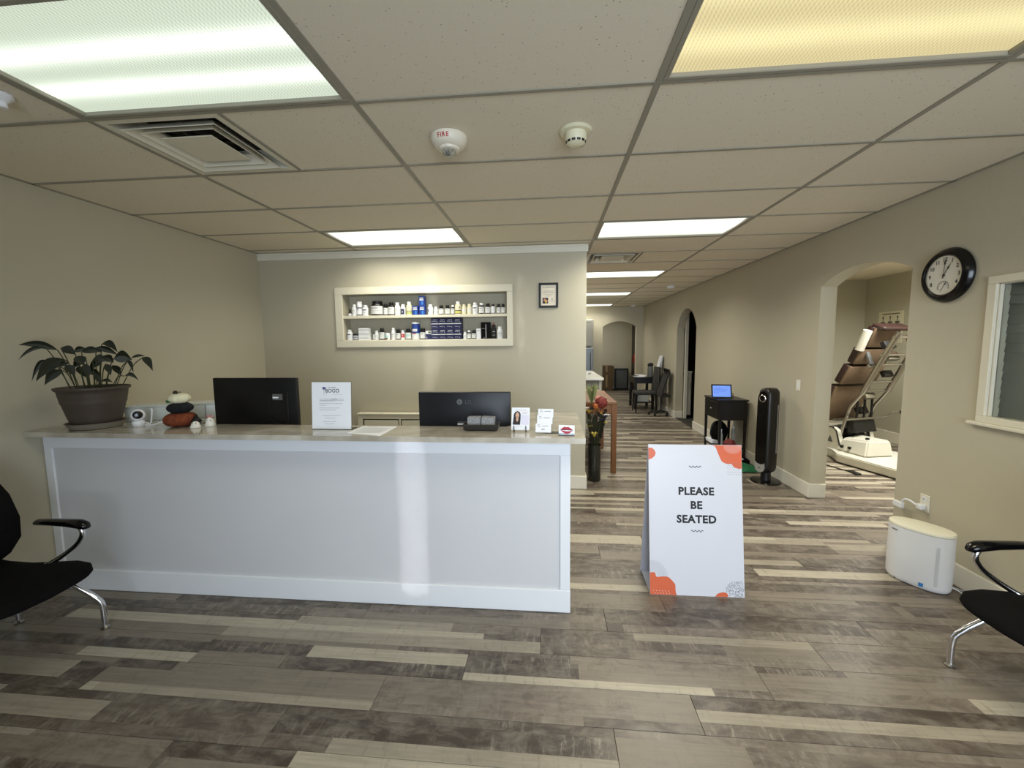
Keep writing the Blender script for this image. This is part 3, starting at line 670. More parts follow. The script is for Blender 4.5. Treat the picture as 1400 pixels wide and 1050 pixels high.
for a, b in ((-1.99, -1.615), (-1.575, -1.11), (-1.07, -0.665)):
    bm = B(); box(bm, a, b, yf+0.002, yf+0.018, 0.56, 0.738, bev=0.004); d = obj('drawer_front', bm, NTRIM, t)
    bm = B(); box(bm, (a+b)/2-0.05, (a+b)/2+0.05, yf-0.012, yf-0.004, 0.645, 0.655, bev=0.002); obj('handle', bm, STEEL, d)
    bm = B(); box(bm, a, b, yf+0.002, yf+0.018, 0.08, 0.55, bev=0.004); d = obj('door', bm, NTRIM, t)

# ------------------------------------------------------------------ supplements in the recess
SHELF=[
 ('dropper','tiny dropper bottle with black cap at left end of upper shelf',-2.162,0.043,0.074,0),
 ('white','plain white bottle beside the tiny dropper bottle on upper shelf',-2.11,0.054,0.123,0),
 ('jarlow','lower jar of the grey-banded two-jar stack on upper shelf',-2.052,0.064,0.074,0),
 ('jartop','upper jar of the grey-banded two-jar stack on upper shelf',-2.052,0.06,0.078,0),
 ('whitetext','white bottle with bold dark line right of the two-jar stack',-1.986,0.068,0.116,0),
 ('bigblack','widest black tub with big white label on upper shelf',-1.859,0.136,0.155,0),
 ('black','narrow dark bottle just right of the widest black tub',-1.759,0.05,0.127,0),
 ('black','broad dark bottle with pale label, second right of the widest tub',-1.696,0.072,0.138,0),
 ('white','tall white bottle left of the navy-labelled one on upper shelf',-1.629,0.058,0.136,0),
 ('navylabel','white bottle with navy square label on upper shelf',-1.568,0.058,0.116,0),
 ('greenband','cream bottle with pale green band left of the blue cartons',-1.5,0.065,0.141,0),
 ('whiteblue','white bottle with blue triangle mark right of the blue cartons',-1.268,0.06,0.109,0),
 ('white','short white bottle two places right of the blue cartons',-1.209,0.044,0.085,0),
 ('black','dark bottle with white label, left one of the matching short pair',-1.152,0.058,0.099,0),
 ('black','dark bottle with white label, right one of the matching short pair',-1.084,0.058,0.099,0),
 ('whitecapdark','slim dark bottle with white cap left of the big cream bottle',-1.027,0.041,0.099,0),
 ('cream','largest cream bottle with yellow bands on upper shelf',-0.969,0.067,0.134,0),
 ('creamplain','left one of two plain cream bottles on upper shelf',-0.905,0.051,0.102,0),
 ('creamplain','right one of two plain cream bottles on upper shelf',-0.848,0.054,0.106,0),
 ('whitetext','white bottle with heavy black wordmark right of the cream pair',-0.787,0.059,0.12,0),
 ('whitecapdark','dark-bodied bottle under a wide white cap on upper shelf',-0.719,0.059,0.115,0),
 ('black','black-capped bottle third from right end of upper shelf group',-0.652,0.058,0.109,0),
 ('darkcapwhite','white bottle with dark cap and dark foot near upper shelf right end',-0.597,0.047,0.099,0),
 ('black','left one of the two black-capped bottles ending the upper shelf',-0.537,0.046,0.101,0),
 ('black','rightmost black-capped bottle on the upper shelf',-0.49,0.043,0.101,0),
 ('whitetext','wide white jar at left end of lower shelf',-2.185,0.061,0.113,1),
 ('blackjar','squat dark jar with grey label near left end of lower shelf',-2.11,0.081,0.068,1),
 ('darkcapwhite','small half-hidden bottle right of the white carton block',-1.913,0.034,0.078,1),
 ('white','small white bottle right of the white carton block',-1.871,0.045,0.099,1),
 ('black','dark bottle with tall black cap left of the squat picture jar',-1.812,0.061,0.126,1),
 ('jarpic','squat white jar with dark red picture at its foot',-1.75,0.058,0.074,1),
 ('white','slim tall white bottle in the middle left of lower shelf',-1.684,0.047,0.127,1),
 ('black','dark bottle left of the red-lettered bottle on lower shelf',-1.631,0.053,0.111,1),
 ('red','small white bottle with red lettering on lower shelf',-1.579,0.046,0.099,1),
 ('teal','dark bottle with pale teal label left of the blue canister',-1.519,0.066,0.116,1),
 ('canister','tall blue canister with white lid and pale foot on lower shelf',-1.439,0.089,0.187,1),
 ('black','dark bottle with white label right of the blue canister',-1.357,0.065,0.119,1),
 ('tin','low navy and white tin left of the navy carton block',-1.29,0.062,0.091,1),
 ('white','small white bottle just right of the navy carton block',-0.901,0.039,0.076,1),
 ('whitecapdark','amber bottle with white lid right of the navy carton block',-0.856,0.045,0.09,1),
 ('black','dark bottle with white label left of the white carton on lower shelf',-0.806,0.045,0.091,1),
 ('cartonw','upright white carton left of the tall black carton',-0.755,0.049,0.11,1),
 ('cartonb','tall black carton with silver centre line on lower shelf',-0.675,0.1,0.174,1),
 ('blackred','black bottle with red pump beside the tall black carton',-0.591,0.051,0.147,1),
 ('white','white bottle at the right end of the lower shelf',-0.527,0.063,0.126,1),
]
SZ = (1.8515, NZ0+0.0045)
def bottle(kind, label, x, w_, h, shelf, yy):
    z0 = SZ[shelf]
    if kind == 'jartop': z0 += 0.0745
    r = w_/2
    t = thing('supplement_bottle', label, 'bottle', (x, yy, z0), 0, 'supplement bottles in the wall recess')
    body, cap = {'black': (BROWNB, BLACK), 'bigblack': (BROWNB, BLACK), 'dropper': (BROWNB, BLACK), 'blackjar': (BROWNB, BLACK), 'teal': (BROWNB, BLACK), 'whitecapdark': (BROWNB, WHITEP),
                 'cream': (CREAM, WHITEP), 'creamplain': (CREAM, CREAM), 'greenband': (CREAM, WHITEP), 'darkcapwhite': (WHITEP, BLACK), 'canister': (BLUE, WHITEP), 'blackred': (BLACK, BLACK)}.get(kind, (WHITEP, WHITEP))
    o = (x, yy, z0); caph = min(0.028, h*0.2); nk = 0.68
    if kind in ('jarlow', 'jartop', 'blackjar', 'jarpic'): nk = 0.94; caph = h*0.22
    if kind == 'canister': nk = 1.0; caph = 0.022
    if kind == 'bigblack': nk = 0.8
    if kind == 'dropper': nk = 0.45; caph = h*0.5
    bh = h-caph; sh = min(0.014, bh*0.15) if nk < 0.9 else 0.003
    bm = B(); lathe(bm, [(r*0.93, 0), (r, 0.004), (r, bh-sh-0.004), (r*0.9, bh-sh*0.4), (r*nk*0.92, bh-0.001), (r*nk*0.92, bh+0.002)], o, 20); obj('body', bm, body, t, True)
    bm = B(); lathe(bm, [(r*nk, bh), (r*nk*1.02, bh+0.002), (r*nk, h-0.002), (r*nk*0.93, h), (0, h)], o, 20); obj('cap', bm, cap, t, True)
    def band(z0_, z1_, m, name='label', a0=-PI*0.95, a1=-PI*0.05, rr=1.015):
        bm = B(); n = 12
        vs = [[bm.verts.new((x+r*rr*math.cos(a0+(a1-a0)*i/n), yy+r*rr*math.sin(a0+(a1-a0)*i/n), z0+zz)) for i in range(n+1)] for zz in (z0_, z1_)]
        for i in range(n): bm.faces.new((vs[0][i], vs[0][i+1], vs[1][i+1], vs[1][i]))
        obj(name, bm, m, t, True)
    if kind in ('black', 'bigblack', 'whitecapdark', 'dropper'): band(bh*0.12, bh*0.80, LABEL); band(bh*0.60, bh*0.66, GREY, 'print_line', -PI*0.75, -PI*0.35, 1.03); band(bh*0.40, bh*0.43, LGREY, 'print_line', -PI*0.8, -PI*0.25, 1.03)
    elif kind == 'teal': band(bh*0.1, bh*0.8, LABEL); band(bh*0.35, bh*0.62, TEAL, 'print_patch', -PI*0.8, -PI*0.25, 1.03)
    elif kind == 'blackjar': band(bh*0.1, bh*0.95, LGREY); band(bh*0.5, bh*0.6, GREY, 'print_line', -PI*0.8, -PI*0.25, 1.03)
    elif kind in ('jarlow', 'jartop'): band(0.004, bh*0.3, GREY, 'label')
    elif kind == 'whitetext': band(bh*0.62, bh*0.72, INK, 'print_line', -PI*0.72, -PI*0.3); band(bh*0.35, bh*0.38, LGREY, 'print_line', -PI*0.72, -PI*0.3)
    elif kind == 'navylabel': band(bh*0.1, bh*0.72, NAVY, 'label', -PI*0.72, -PI*0.28); band(bh*0.3, bh*0.5, LGREY, 'print_patch', -PI*0.56, -PI*0.44, 1.03)
    elif kind == 'greenband': band(bh*0.12, bh*0.34, GREENB, 'label'); band(bh*0.36, bh*0.41, GREY, 'print_line')
    elif kind == 'cream': band(bh*0.12, bh*0.32, YELL, 'label'); band(bh*0.08, bh*0.12, BROWNB, 'print_line'); band(bh*0.34, bh*0.40, BROWNB, 'print_line'); band(bh*0.6, bh*0.75, GREY, 'print_patch', -PI*0.35, -PI*0.22)
    elif kind == 'creamplain': band(bh*0.3, bh*0.7, LABEL, 'label', -PI*0.75, -PI*0.25)
    elif kind == 'whiteblue': band(bh*0.35, bh*0.7, LBLUE, 'print_patch', -PI*0.8, -PI*0.62); band(bh*0.1, bh*0.25, TEAL, 'print_patch', -PI*0.7, -PI*0.3)
    elif kind == 'white': band(bh*0.25, bh*0.7, LABEL, 'label', -PI*0.8, -PI*0.2); band(bh*0.55, bh*0.58, GREY, 'print_line', -PI*0.7, -PI*0.35, 1.03)
    elif kind == 'darkcapwhite': band(0.003, bh*0.12, BLACK, 'label'); band(bh*0.6, bh*0.63, LGREY, 'print_line', -PI*0.7, -PI*0.3)
    elif kind == 'red': band(bh*0.3, bh*0.8, REDL, 'label', -PI*0.85, -PI*0.15); band(bh*0.45, bh*0.65, LABEL, 'print_patch', -PI*0.6, -PI*0.45, 1.03)
    elif kind == 'jarpic': band(bh*0.3, bh*0.85, TEAL, 'label', -PI*0.9, -PI*0.3); band(bh*0.05, bh*0.35, DRED, 'print_patch', -PI*0.75, -PI*0.4, 1.03)
    elif kind == 'canister': band(0.003, bh*0.36, LABEL, 'label'); band(bh*0.36, bh*0.42, TEAL, 'print_line'); band(bh*0.36, bh*0.42, REDL, 'print_patch', -PI*0.7, -PI*0.4, 1.03); band(bh*0.52, bh*0.68, LABEL, 'print_patch', -PI*0.75, -PI*0.3, 1.03)
    elif kind == 'blackred':
        bm = B(); tube(bm, [(x-0.004, yy, z0+h), (x-0.004, yy, z0+h+0.014), (x+0.012, yy, z0+h+0.018)], 0.005, 6); obj('pump', bm, REDI, t, True)
        band(bh*0.6, bh*0.64, LGREY, 'print_line', -PI*0.7, -PI*0.3); band(bh*0.3, bh*0.33, LGREY, 'print_line', -PI*0.7, -PI*0.3)
    return t
def carton(x0, x1, y0, y1, z0, z1, m, label, group, prints=(), name='supplement_carton'):
    t = thing(name, label, 'box', ((x0+x1)/2, (y0+y1)/2, z0), 0, group)
    bm = B(); box(bm, x0, x1, y0, y1, z0, z1, bev=0.0015); obj('carton_body', bm, m, t)
    f = lambda x, y: (x0+(x1-x0)*x, y0-0.0007, z0+(z1-z0)*y)
    for nm, m2, a, b, c, d in prints:
        bm = B(); rectp(bm, a, b, c, d, f); obj(nm, bm, m2, t)
    return t
for kind, label, x, w_, h, s in SHELF:
    yy = YP+0.045
    if kind == 'tin':
        carton(x-w_/2, x+w_/2, YP+0.02, YP+0.08, SZ[s], SZ[s]+h, NAVY, label, None, [('print_patch', LABEL, 0, 1, 0.62, 1.0), ('print_line', YELL, 0.45, 0.95, 0.7, 0.9), ('print_line', LGREY, 0.1, 0.25, 0.1, 0.3)]); continue
    if kind == 'cartonw': carton(x-w_/2, x+w_/2, YP+0.045, YP+0.09, SZ[s], SZ[s]+h, WHITEP, label, None, [('print_line', GREY, 0.05, 0.95, 0.76, 0.80)]); continue
    if kind == 'cartonb': carton(x-w_/2, x+w_/2, YP+0.03, YP+0.09, SZ[s], SZ[s]+h, BLACKG, label, None, [('print_line', LGREY, 0.48, 0.55, 0.04, 0.88), ('print_line', GREY, 0.1, 0.4, 0.6, 0.63), ('print_patch', LGREY, 0.28, 0.33, 0.05, 0.1)]); continue
    if x < -2.16 and s == 1: x = -2.174
    if w_ > 0.08: yy = YP+0.062
    if label.startswith('small half-hidden'): yy = YP+0.08
    bottle(kind, label, x, w_*0.97, h, s, yy)
bl = [('print_patch', LABEL, 0.12, 0.85, 0.55, 0.66), ('print_patch', LGREY, 0.15, 0.8, 0.70, 0.86), ('print_line', SKYB, 0.45, 0.75, 0.1, 0.45)]
gb = 'blue supplement cartons on the upper shelf'
carton(-1.459, -1.397, YP+0.02, YP+0.08, SZ[0], SZ[0]+0.097, BLUE, 'blue carton standing alone left of the two-high blue pair', gb, bl)
carton(-1.384, -1.322, YP+0.02, YP+0.08, SZ[0], SZ[0]+0.097, BLUE, 'lower carton of the two-high blue pair', gb, bl)
carton(-1.387, -1.326, YP+0.022, YP+0.08, SZ[0]+0.0975, SZ[0]+0.1975, BLUE, 'upper carton of the two-high blue pair', gb, bl)
for i in range(2):
    for j in range(3):
        x0 = -2.066+i*0.0595; z0 = SZ[1]+j*0.0435
        carton(x0, x0+0.059, YP+0.02, YP+0.075, z0, z0+0.043, WHITEP, 'small white carton, %s of the %s column of the white block' % (('lowest', 'middle one', 'topmost')[j], ('left', 'right')[i]), 'small white cartons on the lower shelf', [('print_line', LGREY, 0, 1, 0.42, 0.6)])
rn = ('bottom', 'second from bottom', 'third from bottom', 'top'); cn = ('leftmost', 'second', 'third', 'rightmost')
for j in range(4):
    for i in range(4):
        x0 = -1.258+i*0.0812; z0 = SZ[1]+j*0.0560
        st = ('print_line', LABEL, 0.0, 0.97, 0.86, 0.99) if j in (0, 2) else ('print_line', LGREY, 0.2, 0.8, 0.6, 0.72)
        carton(x0, x0+0.0808, YP+0.02, YP+0.11, z0, z0+0.0556, NAVY, 'navy carton in %s row of the big block, %s from left' % (rn[j], cn[i]) if i in (1, 2) else 'navy carton in %s row of the big block, %s' % (rn[j], cn[i]), 'navy cartons stacked four by four', [st, ('print_line', LGREY, 0.12, 0.6, 0.36, 0.42), ('print_patch', LGREY, 0.7, 0.78, 0.25, 0.4)])

# ------------------------------------------------------------------ framed certificate
t = thing('picture_frame', 'small black framed certificate on wall right of the recess', 'picture', (-0.017, YP-0.01, 2.028))
x0, x1, z0, z1 = -0.116, 0.082, 1.902, 2.152
bm = B()
for q in ((x0, x1, z1-0.022, z1), (x0, x1, z0, z0+0.022), (x0, x0+0.022, z0+0.022, z1-0.022), (x1-0.022, x1, z0+0.022, z1-0.022)): box(bm, q[0], q[1], YP-0.018, YP-0.001, q[2], q[3], bev=0.003)
obj('frame', bm, BLACK, t)
bm = B(); box(bm, x0+0.02, x1-0.02, YP-0.008, YP-0.002, z0+0.02, z1-0.02); obj('certificate', bm, CERT, t)
fn = lambda x, y: (x0+0.022+x*0.154, YP-0.0088, z0+0.022+y*0.206)
for m, name, rs in ((INK, 'print_lines', [(0.15, 0.22, 0.88, 0.91), (0.26, 0.86, 0.885, 0.905), (0.2, 0.8, 0.70, 0.712), (0.12, 0.9, 0.63, 0.645), (0.2, 0.8, 0.53, 0.54), (0.35, 0.66, 0.455, 0.465)]),
                    (GREY, 'seal_print', [(0.58, 0.9, 0.24, 0.25), (0.58, 0.9, 0.17, 0.18), (0.7, 0.78, 0.28, 0.34), (0.55, 0.9, 0.07, 0.075)]),
                    (HAIR, 'photo_print', [(0.11, 0.48, 0.10, 0.38)]), ):
    bm = B()
    for a, b, c, d in rs: rectp(bm, a, b, c, d, fn)
    obj(name, bm, m, t)
fn2 = lambda x, y: (x0+0.022+x*0.154, YP-0.0094, z0+0.022+y*0.206)
bm = B(); disc(bm, 0.25, 0.27, 0.08, fn2); disc(bm, 0.38, 0.22, 0.07, fn2); obj('photo_print', bm, PINKP, t)
fn3 = lambda x, y: (x0+0.022+x*0.154, YP-0.0098, z0+0.022+y*0.206)
bm = B(); disc(bm, 0.31, 0.22, 0.06, fn3); disc(bm, 0.34, 0.15, 0.05, fn3); obj('photo_print', bm, YELP, t)

# ------------------------------------------------------------------ things on the counter
z = CT
# planter
pc = (-2.86, 2.345)
t = thing('saucer', 'grey plastic saucer under the brown planter', 'saucer', (pc[0], pc[1], z))
bm = B(); lathe(bm, [(0.115, z), (0.125, z+0.004), (0.142, z+0.034), (0.146, z+0.038), (0.140, z+0.038), (0.120, z+0.012), (0, z+0.010)], (pc[0], pc[1], 0), 40); obj('dish', bm, SAUC, t, True)
t = thing('potted_plant', 'round brown planter with dark drooping long-leaved plant at left counter end', 'plant', (pc[0], pc[1], z+0.012))
bm = B(); lathe(bm, [(0.104, z+0.012), (0.110, z+0.016), (0.128, z+0.07), (0.147, z+0.15), (0.153, z+0.165), (0.1535, z+0.172), (0.158, z+0.20), (0.160, z+0.207), (0.1605, z+0.212), (0.163, z+0.235), (0.174, z+0.243), (0.178, z+0.252), (0.176, z+0.259), (0.166, z+0.259), (0.158, z+0.245), (0.155, z+0.235), (0, z+0.235)], (pc[0], pc[1], 0), 48)
obj('pot', bm, POT, t, True, ang=50)
bm = B(); lathe(bm, [(0.154, z+0.236), (0.10, z+0.245), (0, z+0.248)], (pc[0], pc[1], 0), 24); obj('soil', bm, SOIL, t, True)
E1 = Vector((0.6332, 0.7740, 0)); E2 = Vector((-0.7740, 0.6332, 0)); PC = Vector((pc[0], pc[1], 0))
def lp(u, v, zz):
    p = PC + E1*u + E2*v; p.z = zz
    p.x = max(p.x, XL+0.012+0.02*abs(v)); return p
LEAVES = [((-0.134, 1.524), (-0.262, 1.55), 0.051, 0.02, .02), ((-0.175, 1.534), (-0.27, 1.478), 0.024, -0.04, .03), ((-0.12, 1.536), (-0.069, 1.5), 0.059, 0.03, .01), ((-0.066, 1.51), (-0.022, 1.528), 0.042, 0.05, .01),
 ((-0.104, 1.466), (-0.209, 1.365), 0.076, -0.07, .035), ((-0.126, 1.404), (-0.187, 1.333), 0.059, -0.05, .02), ((-0.168, 1.459), (-0.236, 1.361), 0.03, -0.02, .045), ((-0.035, 1.509), (0.043, 1.508), 0.051, -0.03, .015),
 ((0.031, 1.537), (0.111, 1.496), 0.046, 0.0, .012), ((0.06, 1.56), (0.119, 1.513), 0.051, 0.05, .03), ((0.055, 1.481), (0.095, 1.447), 0.059, -0.06, .01), ((0.106, 1.466), (0.177, 1.457), 0.093, -0.04, .02),
 ((0.174, 1.451), (0.192, 1.381), 0.025, 0.02, .02), ((0.19, 1.464), (0.253, 1.472), 0.021, 0.03, .012), ((0.247, 1.469), (0.284, 1.391), 0.051, 0.0, .025), ((0.147, 1.353), (0.201, 1.325), 0.03, -0.06, .025),
 ((-0.059, 1.484), (-0.034, 1.438), 0.059, -0.09, .01), ((-0.102, 1.435), (-0.076, 1.376), 0.051, -0.1, .01), ((0.011, 1.463), (0.067, 1.454), 0.059, -0.09, .012), ((0.065, 1.434), (0.08, 1.374), 0.042, -0.1, .01),
 ((0.014, 1.371), (0.029, 1.324), 0.034, -0.1, .008), ((-0.129, 1.429), (-0.098, 1.441), 0.034, -0.08, .01), ((-0.027, 1.438), (-0.014, 1.372), 0.042, -0.09, .01), ((0.039, 1.33), (0.081, 1.32), 0.025, -0.11, .012),
 ((-0.02, 1.48), (-0.07, 1.42), 0.055, 0.06, .01), ((0.05, 1.45), (0.0, 1.40), 0.05, 0.08, .015), ((0.10, 1.42), (0.13, 1.36), 0.045, 0.05, .01), ((-0.06, 1.42), (-0.03, 1.36), 0.05, 0.0, .01), ((-0.02, 1.40), (0.03, 1.36), 0.05, -0.02, .01)]
def leaf(bm, a, b, wd, sag, side):
    n = 8; rows = []; a = Vector(a); b = Vector(b); ax = (b-a).normalized(); s = ax.cross(side).normalized() if ax.cross(side).length > 1e-3 else Vector((0, 0, 1))
    for i in range(n+1):
        q = i/n; c = a.lerp(b, q)+Vector((0, 0, sag*4*q*(1-q))); wv = wd/2*math.sin(PI*min(1, (q**0.85)*0.97+0.02))**1.1
        rows.append([bm.verts.new(c+s*wv*k+side*(abs(k)*wv*0.35)) for k in (-1, 0, 1)])
    for p, q in zip(rows[:-1], rows[1:]):
        for k in range(2): bm.faces.new((p[k], p[k+1], q[k+1], q[k]))
for i, (a, b, wd, v, sag) in enumerate(LEAVES):
    b = (a[0]+(b[0]-a[0])*1.18, a[1]+(b[1]-a[1])*1.18); wd *= 0.86
    A = lp(a[0], v, a[1]); Bp = lp(b[0], v*1.15, b[1]); s0 = lp(max(-0.11, min(0.13, a[0]*0.55)), v*0.45, z+0.243)
    mid = s0.lerp(A, 0.55)+Vector((0, 0, 0.03))
    bm = B(); tube(bm, smooth_path([s0, mid, A], 5), 0.0028, 5); st = obj('stem', bm, STEM, t, True)
    bm = B(); leaf(bm, A, Bp, wd, sag, (E2*-1+Vector((0, 0, 0.25))*random.uniform(-1, 1)).normalized()); o = obj('leaf', bm, LEAF, t, True)
# nanny camera
c = (-2.605, 2.375)
t = thing('baby_camera', 'small white swivel camera with black lens beside the planter', 'camera', (c[0], c[1], z))
bm = B(); lathe(bm, [(0.026, z), (0.030, z+0.006), (0.033, z+0.022), (0.030, z+0.034), (0.018, z+0.040), (0, z+0.041)], (c[0], c[1], 0), 24); obj('base', bm, WHITEP, t, True)
bm = B(); bmesh.ops.create_uvsphere(bm, u_segments=24, v_segments=16, radius=0.038, matrix=Matrix.Translation((c[0], c[1], z+0.072))); obj('head', bm, WHITEP, t, True)
d = Vector((0-c[0], 0-c[1], 0.35)).normalized()*1.0; mt = d.to_track_quat('Z', 'Y').to_matrix().to_4x4()
hc = Vector((c[0], c[1], z+0.074))
bm = B(); lathe(bm, [(0.026, 0.026), (0.024, 0.034), (0.018, 0.0365), (0, 0.037)], hc, 24, mt); obj('lens_face', bm, BLACKG, t, True)
bm = B(); lathe(bm, [(0.012, 0.036), (0.010, 0.0395), (0, 0.040)], hc, 16, mt); obj('lens', bm, LENSM, t, True)
bm = B(); tube(bm, smooth_path([(c[0]+0.03, c[1]+0.02, z+0.02), (c[0]+0.055, c[1]+0.03, z+0.02), (c[0]+0.065, c[1]+0.035, z+0.10), (c[0]+0.058, c[1]+0.034, z+0.104)], 4), 0.004, 6); obj('antenna', bm, WHITEP, t, True)
bm = B(); tube(bm, smooth_path([(c[0]+0.03, c[1]+0.015, z+0.005), (c[0]+0.07, c[1]+0.03, z+0.005), (c[0]+0.11, c[1]+0.06, z+0.02)], 4), 0.005, 6); obj('cable', bm, WHITEP, t, True)
# pale storage box
t = thing('storage_box', 'long pale grey-white box lying behind pumpkins on the counter', 'box', (-2.62, 2.72, z), math.radians(24))
bm = B(); box(bm, -0.30, 0.22, -0.09, 0.10, 0.0, 0.092, bev=0.006, seg=2); obj('body', bm, LBOX, t, True, True)
bm = B(); box(bm, -0.302, 0.222, -0.092, 0.102, 0.092, 0.102, bev=0.003); obj('lid', bm, LBOX, t, False, True)
bm = B(); box(bm, 0.16, 0.165, -0.0925, -0.0905, 0.004, 0.088); obj('seam', bm, GREY, t, False, True)
bm = B(); obox(bm, (-0.10, 0.04, 0.110), (0.03, 0.02, 0.014), (0.2, 0.3, 0.4), 0.003); single('green_clip', bm, GREENF, 'tiny green clip lying on top of the pale box', 'clip', (0, 0, 0)).matrix_world = Matrix.Translation((-2.62, 2.72, z)) @ Matrix.Rotation(math.radians(24), 4, 'Z') @ Matrix.Translation((0, 0, 0))
# pumpkins
def pumpkin(name, label, r, z0, z1, m, lob, xx, yy, rng=0):
    t = thing(name, label, 'pumpkin', (xx, yy, z0), 0, 'stacked soft pumpkins')
    zc = (z0+z1)/2; hh = (z1-z0)/2; prof = []
    for i in range(15):
        a = -PI/2+PI*i/14; prof.append((r*(0.30+0.70*math.cos(a)) if abs(a) < PI/2-0.01 else r*0.12, zc+hh*math.sin(a)*(1 if abs(math.sin(a)) < 0.98 else 0.93)))
    bm = B()
    rings = []
    seg = 64
    for rr, zz in prof:
        rings.append([bm.verts.new((xx+rr*(1-0.07*abs(math.sin(lob*PI*i/seg))**4)*math.cos(2*PI*i/seg), yy+rr*(1-0.07*abs(math.sin(lob*PI*i/seg))**4)*math.sin(2*PI*i/seg), zz)) for i in range(seg)])
    for a, b in zip(rings[:-1], rings[1:]):
        for i in range(seg): bm.faces.new((a[i], a[(i+1) % seg], b[(i+1) % seg], b[i]))
    bm.faces.new(rings[0]); bm.faces.new(rings[-1]); obj('body', bm, m, t, True, ang=70); return t
px, py = -2.335, 2.40
pumpkin('fabric_pumpkin', 'large rust-orange knitted pumpkin, bottom of the stack', 0.092, z, z+0.088, KNITO, 12, px, py)
t = pumpkin('fabric_pumpkin', 'black knitted pumpkin in the middle of the stack', 0.070, z+0.085, z+0.150, KNITB, 10, px+0.002, py)
t = pumpkin('fabric_pumpkin', 'cream fabric pumpkin with dark stem, top of the stack', 0.058, z+0.147, z+0.208, KNITW, 9, px+0.004, py)
bm = B(); bmesh.ops.create_icosphere(bm, subdivisions=2, radius=0.014, matrix=Matrix.Translation((px-0.012, py-0.01, z+0.214))); obj('stem', bm, DLEAF, t, True)
bm = B(); leaf(bm, (px+0.0, py-0.012, z+0.206), (px+0.036, py-0.02, z+0.216), 0.018, 0.004, Vector((0.1, -0.5, 1)).normalized()); obj('leaf', bm, DLEAF, t, True)
# little ghosts
def ghost(label, xx, yy, rx, h, lean):
    t = thing('ghost_figurine', label, 'figurine', (xx, yy, z), 0, 'white ghost figurines by the pumpkins')
    bm = B(); lathe(bm, [(rx, z), (rx*1.05, z+0.004), (rx*0.86, z+h*0.35), (rx*0.66, z+h*0.75), (rx*0.36, z+h*0.95), (0, z+h)], (xx, yy, 0), 24); obj('body', bm, CERAM, t, True, ang=70)
    bm = B()
    for s in (-1, 1): bmesh.ops.create_icosphere(bm, subdivisions=1, radius=0.0035, matrix=Matrix.Translation((xx+s*0.010+rx*0.3, yy-rx*0.62, z+h*0.70)))
    obj('eyes', bm, INK, t, True)
    return t
ghost('squat white ghost figurine touching the orange pumpkin', -2.195, 2.355, 0.030, 0.040, 0)
t = thing('witch_hat', 'small black cone hat leaning on the orange pumpkin', 'hat', (-2.225, 2.385, z))
bm = B(); lathe(bm, [(0.030, z+0.03), (0.031, z+0.034), (0.018, z+0.05), (0.0, z+0.082)], (-2.222, 2.392, 0), 20, ); obj('cone', bm, BLACK, t, True)
bm = B(); lathe(bm, [(0.022, z), (0.022, z+0.032)], (-2.222, 2.392, 0), 16); obj('stand', bm, BLACK, t, True)
t = ghost('taller white ghost figurine with pink bow right of squat one', -2.145, 2.41, 0.030, 0.058, 0)
bm = B()
for s in (-1, 1): bmesh.ops.create_icosphere(bm, subdivisions=2, radius=0.010, matrix=Matrix.Translation((-2.145+s*0.012, 2.41, z+0.062)) @ Matrix.Diagonal((1.2, 0.5, 0.8, 1)))
obj('bow', bm, PINKP, t, True)
# small metal clip pen thing behind the ghost
t = thing('metal_stapler', 'small silver stapler tilted beside the left monitor', 'stapler', (-2.17, 2.64, z))
bm = B(); obox(bm, (-2.30, 2.70, z+0.035), (0.055, 0.02, 0.018), (0, 0.55, 0.2), 0.003); obj('arm', bm, STEEL, t)
bm = B(); box(bm, -2.335, -2.275, 2.69, 2.71, z, z+0.022, 0.002); obj('base', bm, BLACK, t)

# acrylic sign holder with BOGO sheet
t = thing('sign_holder', 'white BOGO offer sheet in clear upright holder on counter', 'sign', (-1.30, 2.345, z))
x0, x1, yb = -1.421, -1.178, 2.335
fn0 = plane_fn((x0, yb, z+0.004), (1, 0, 0), (0, 0.07, 1), 0)
def slab(bm, fn_o, x0_, x1_, y0_, y1_, d0, d1):
    o, ux, uy = fn_o; ux = Vector(ux).normalized(); uy = Vector(uy).normalized(); n = ux.cross(uy); o = Vector(o)
    v = [bm.verts.new(o+ux*a+uy*b+n*c) for a in (x0_, x1_) for b in (y0_, y1_) for c in (d0, d1)]
    for f in ((0, 1, 3, 2), (4, 6, 7, 5), (0, 4, 5, 1), (2, 3, 7, 6), (0, 2, 6, 4), (1, 5, 7, 3)): bm.faces.new([v[i] for i in f])
S = ((x0, yb, z+0.004), (1, 0, 0), (0, 0.07, 1))
bm = B(); slab(bm, S, 0, 0.243, 0, 0.279, -0.0012, 0); obj('sheet', bm, PAPER, t)
bm = B(); slab(bm, S, -0.003, 0.246, -0.004, 0.282, -0.004, -0.0022); box(bm, x0-0.003, x1+0.003, yb, yb+0.07, z, z+0.002); obj('acrylic_back', bm, GLASSY, t)
fn = plane_fn(*S, lift=0.0006)
bm = B(); text_bm(bm, 'BOGO', 0.030, lambda x, y: fn(x+0.128, y+0.218), 0.0008)
obj('lettering', bm, GREY, t)
bm = B(); text_bm(bm, 'O', 0.010, lambda x, y: fn(x+0.108, y+0.244), 0.0004); rectp(bm, 0.118, 0.150, 0.246, 0.249, fn); obj('lettering', bm, GREY, t)
bm = B()
for i in range(6): poly(bm, [(0.076, 0.228), (0.064+i*0.005, 0.252-abs(i-2.5)*0.001), (0.067+i*0.005, 0.252-abs(i-2.5)*0.001)], fn)
poly(bm, [(0.068, 0.236), (0.084, 0.236), (0.086, 0.249), (0.066, 0.249)], fn); obj('flower_print', bm, PURP, t)
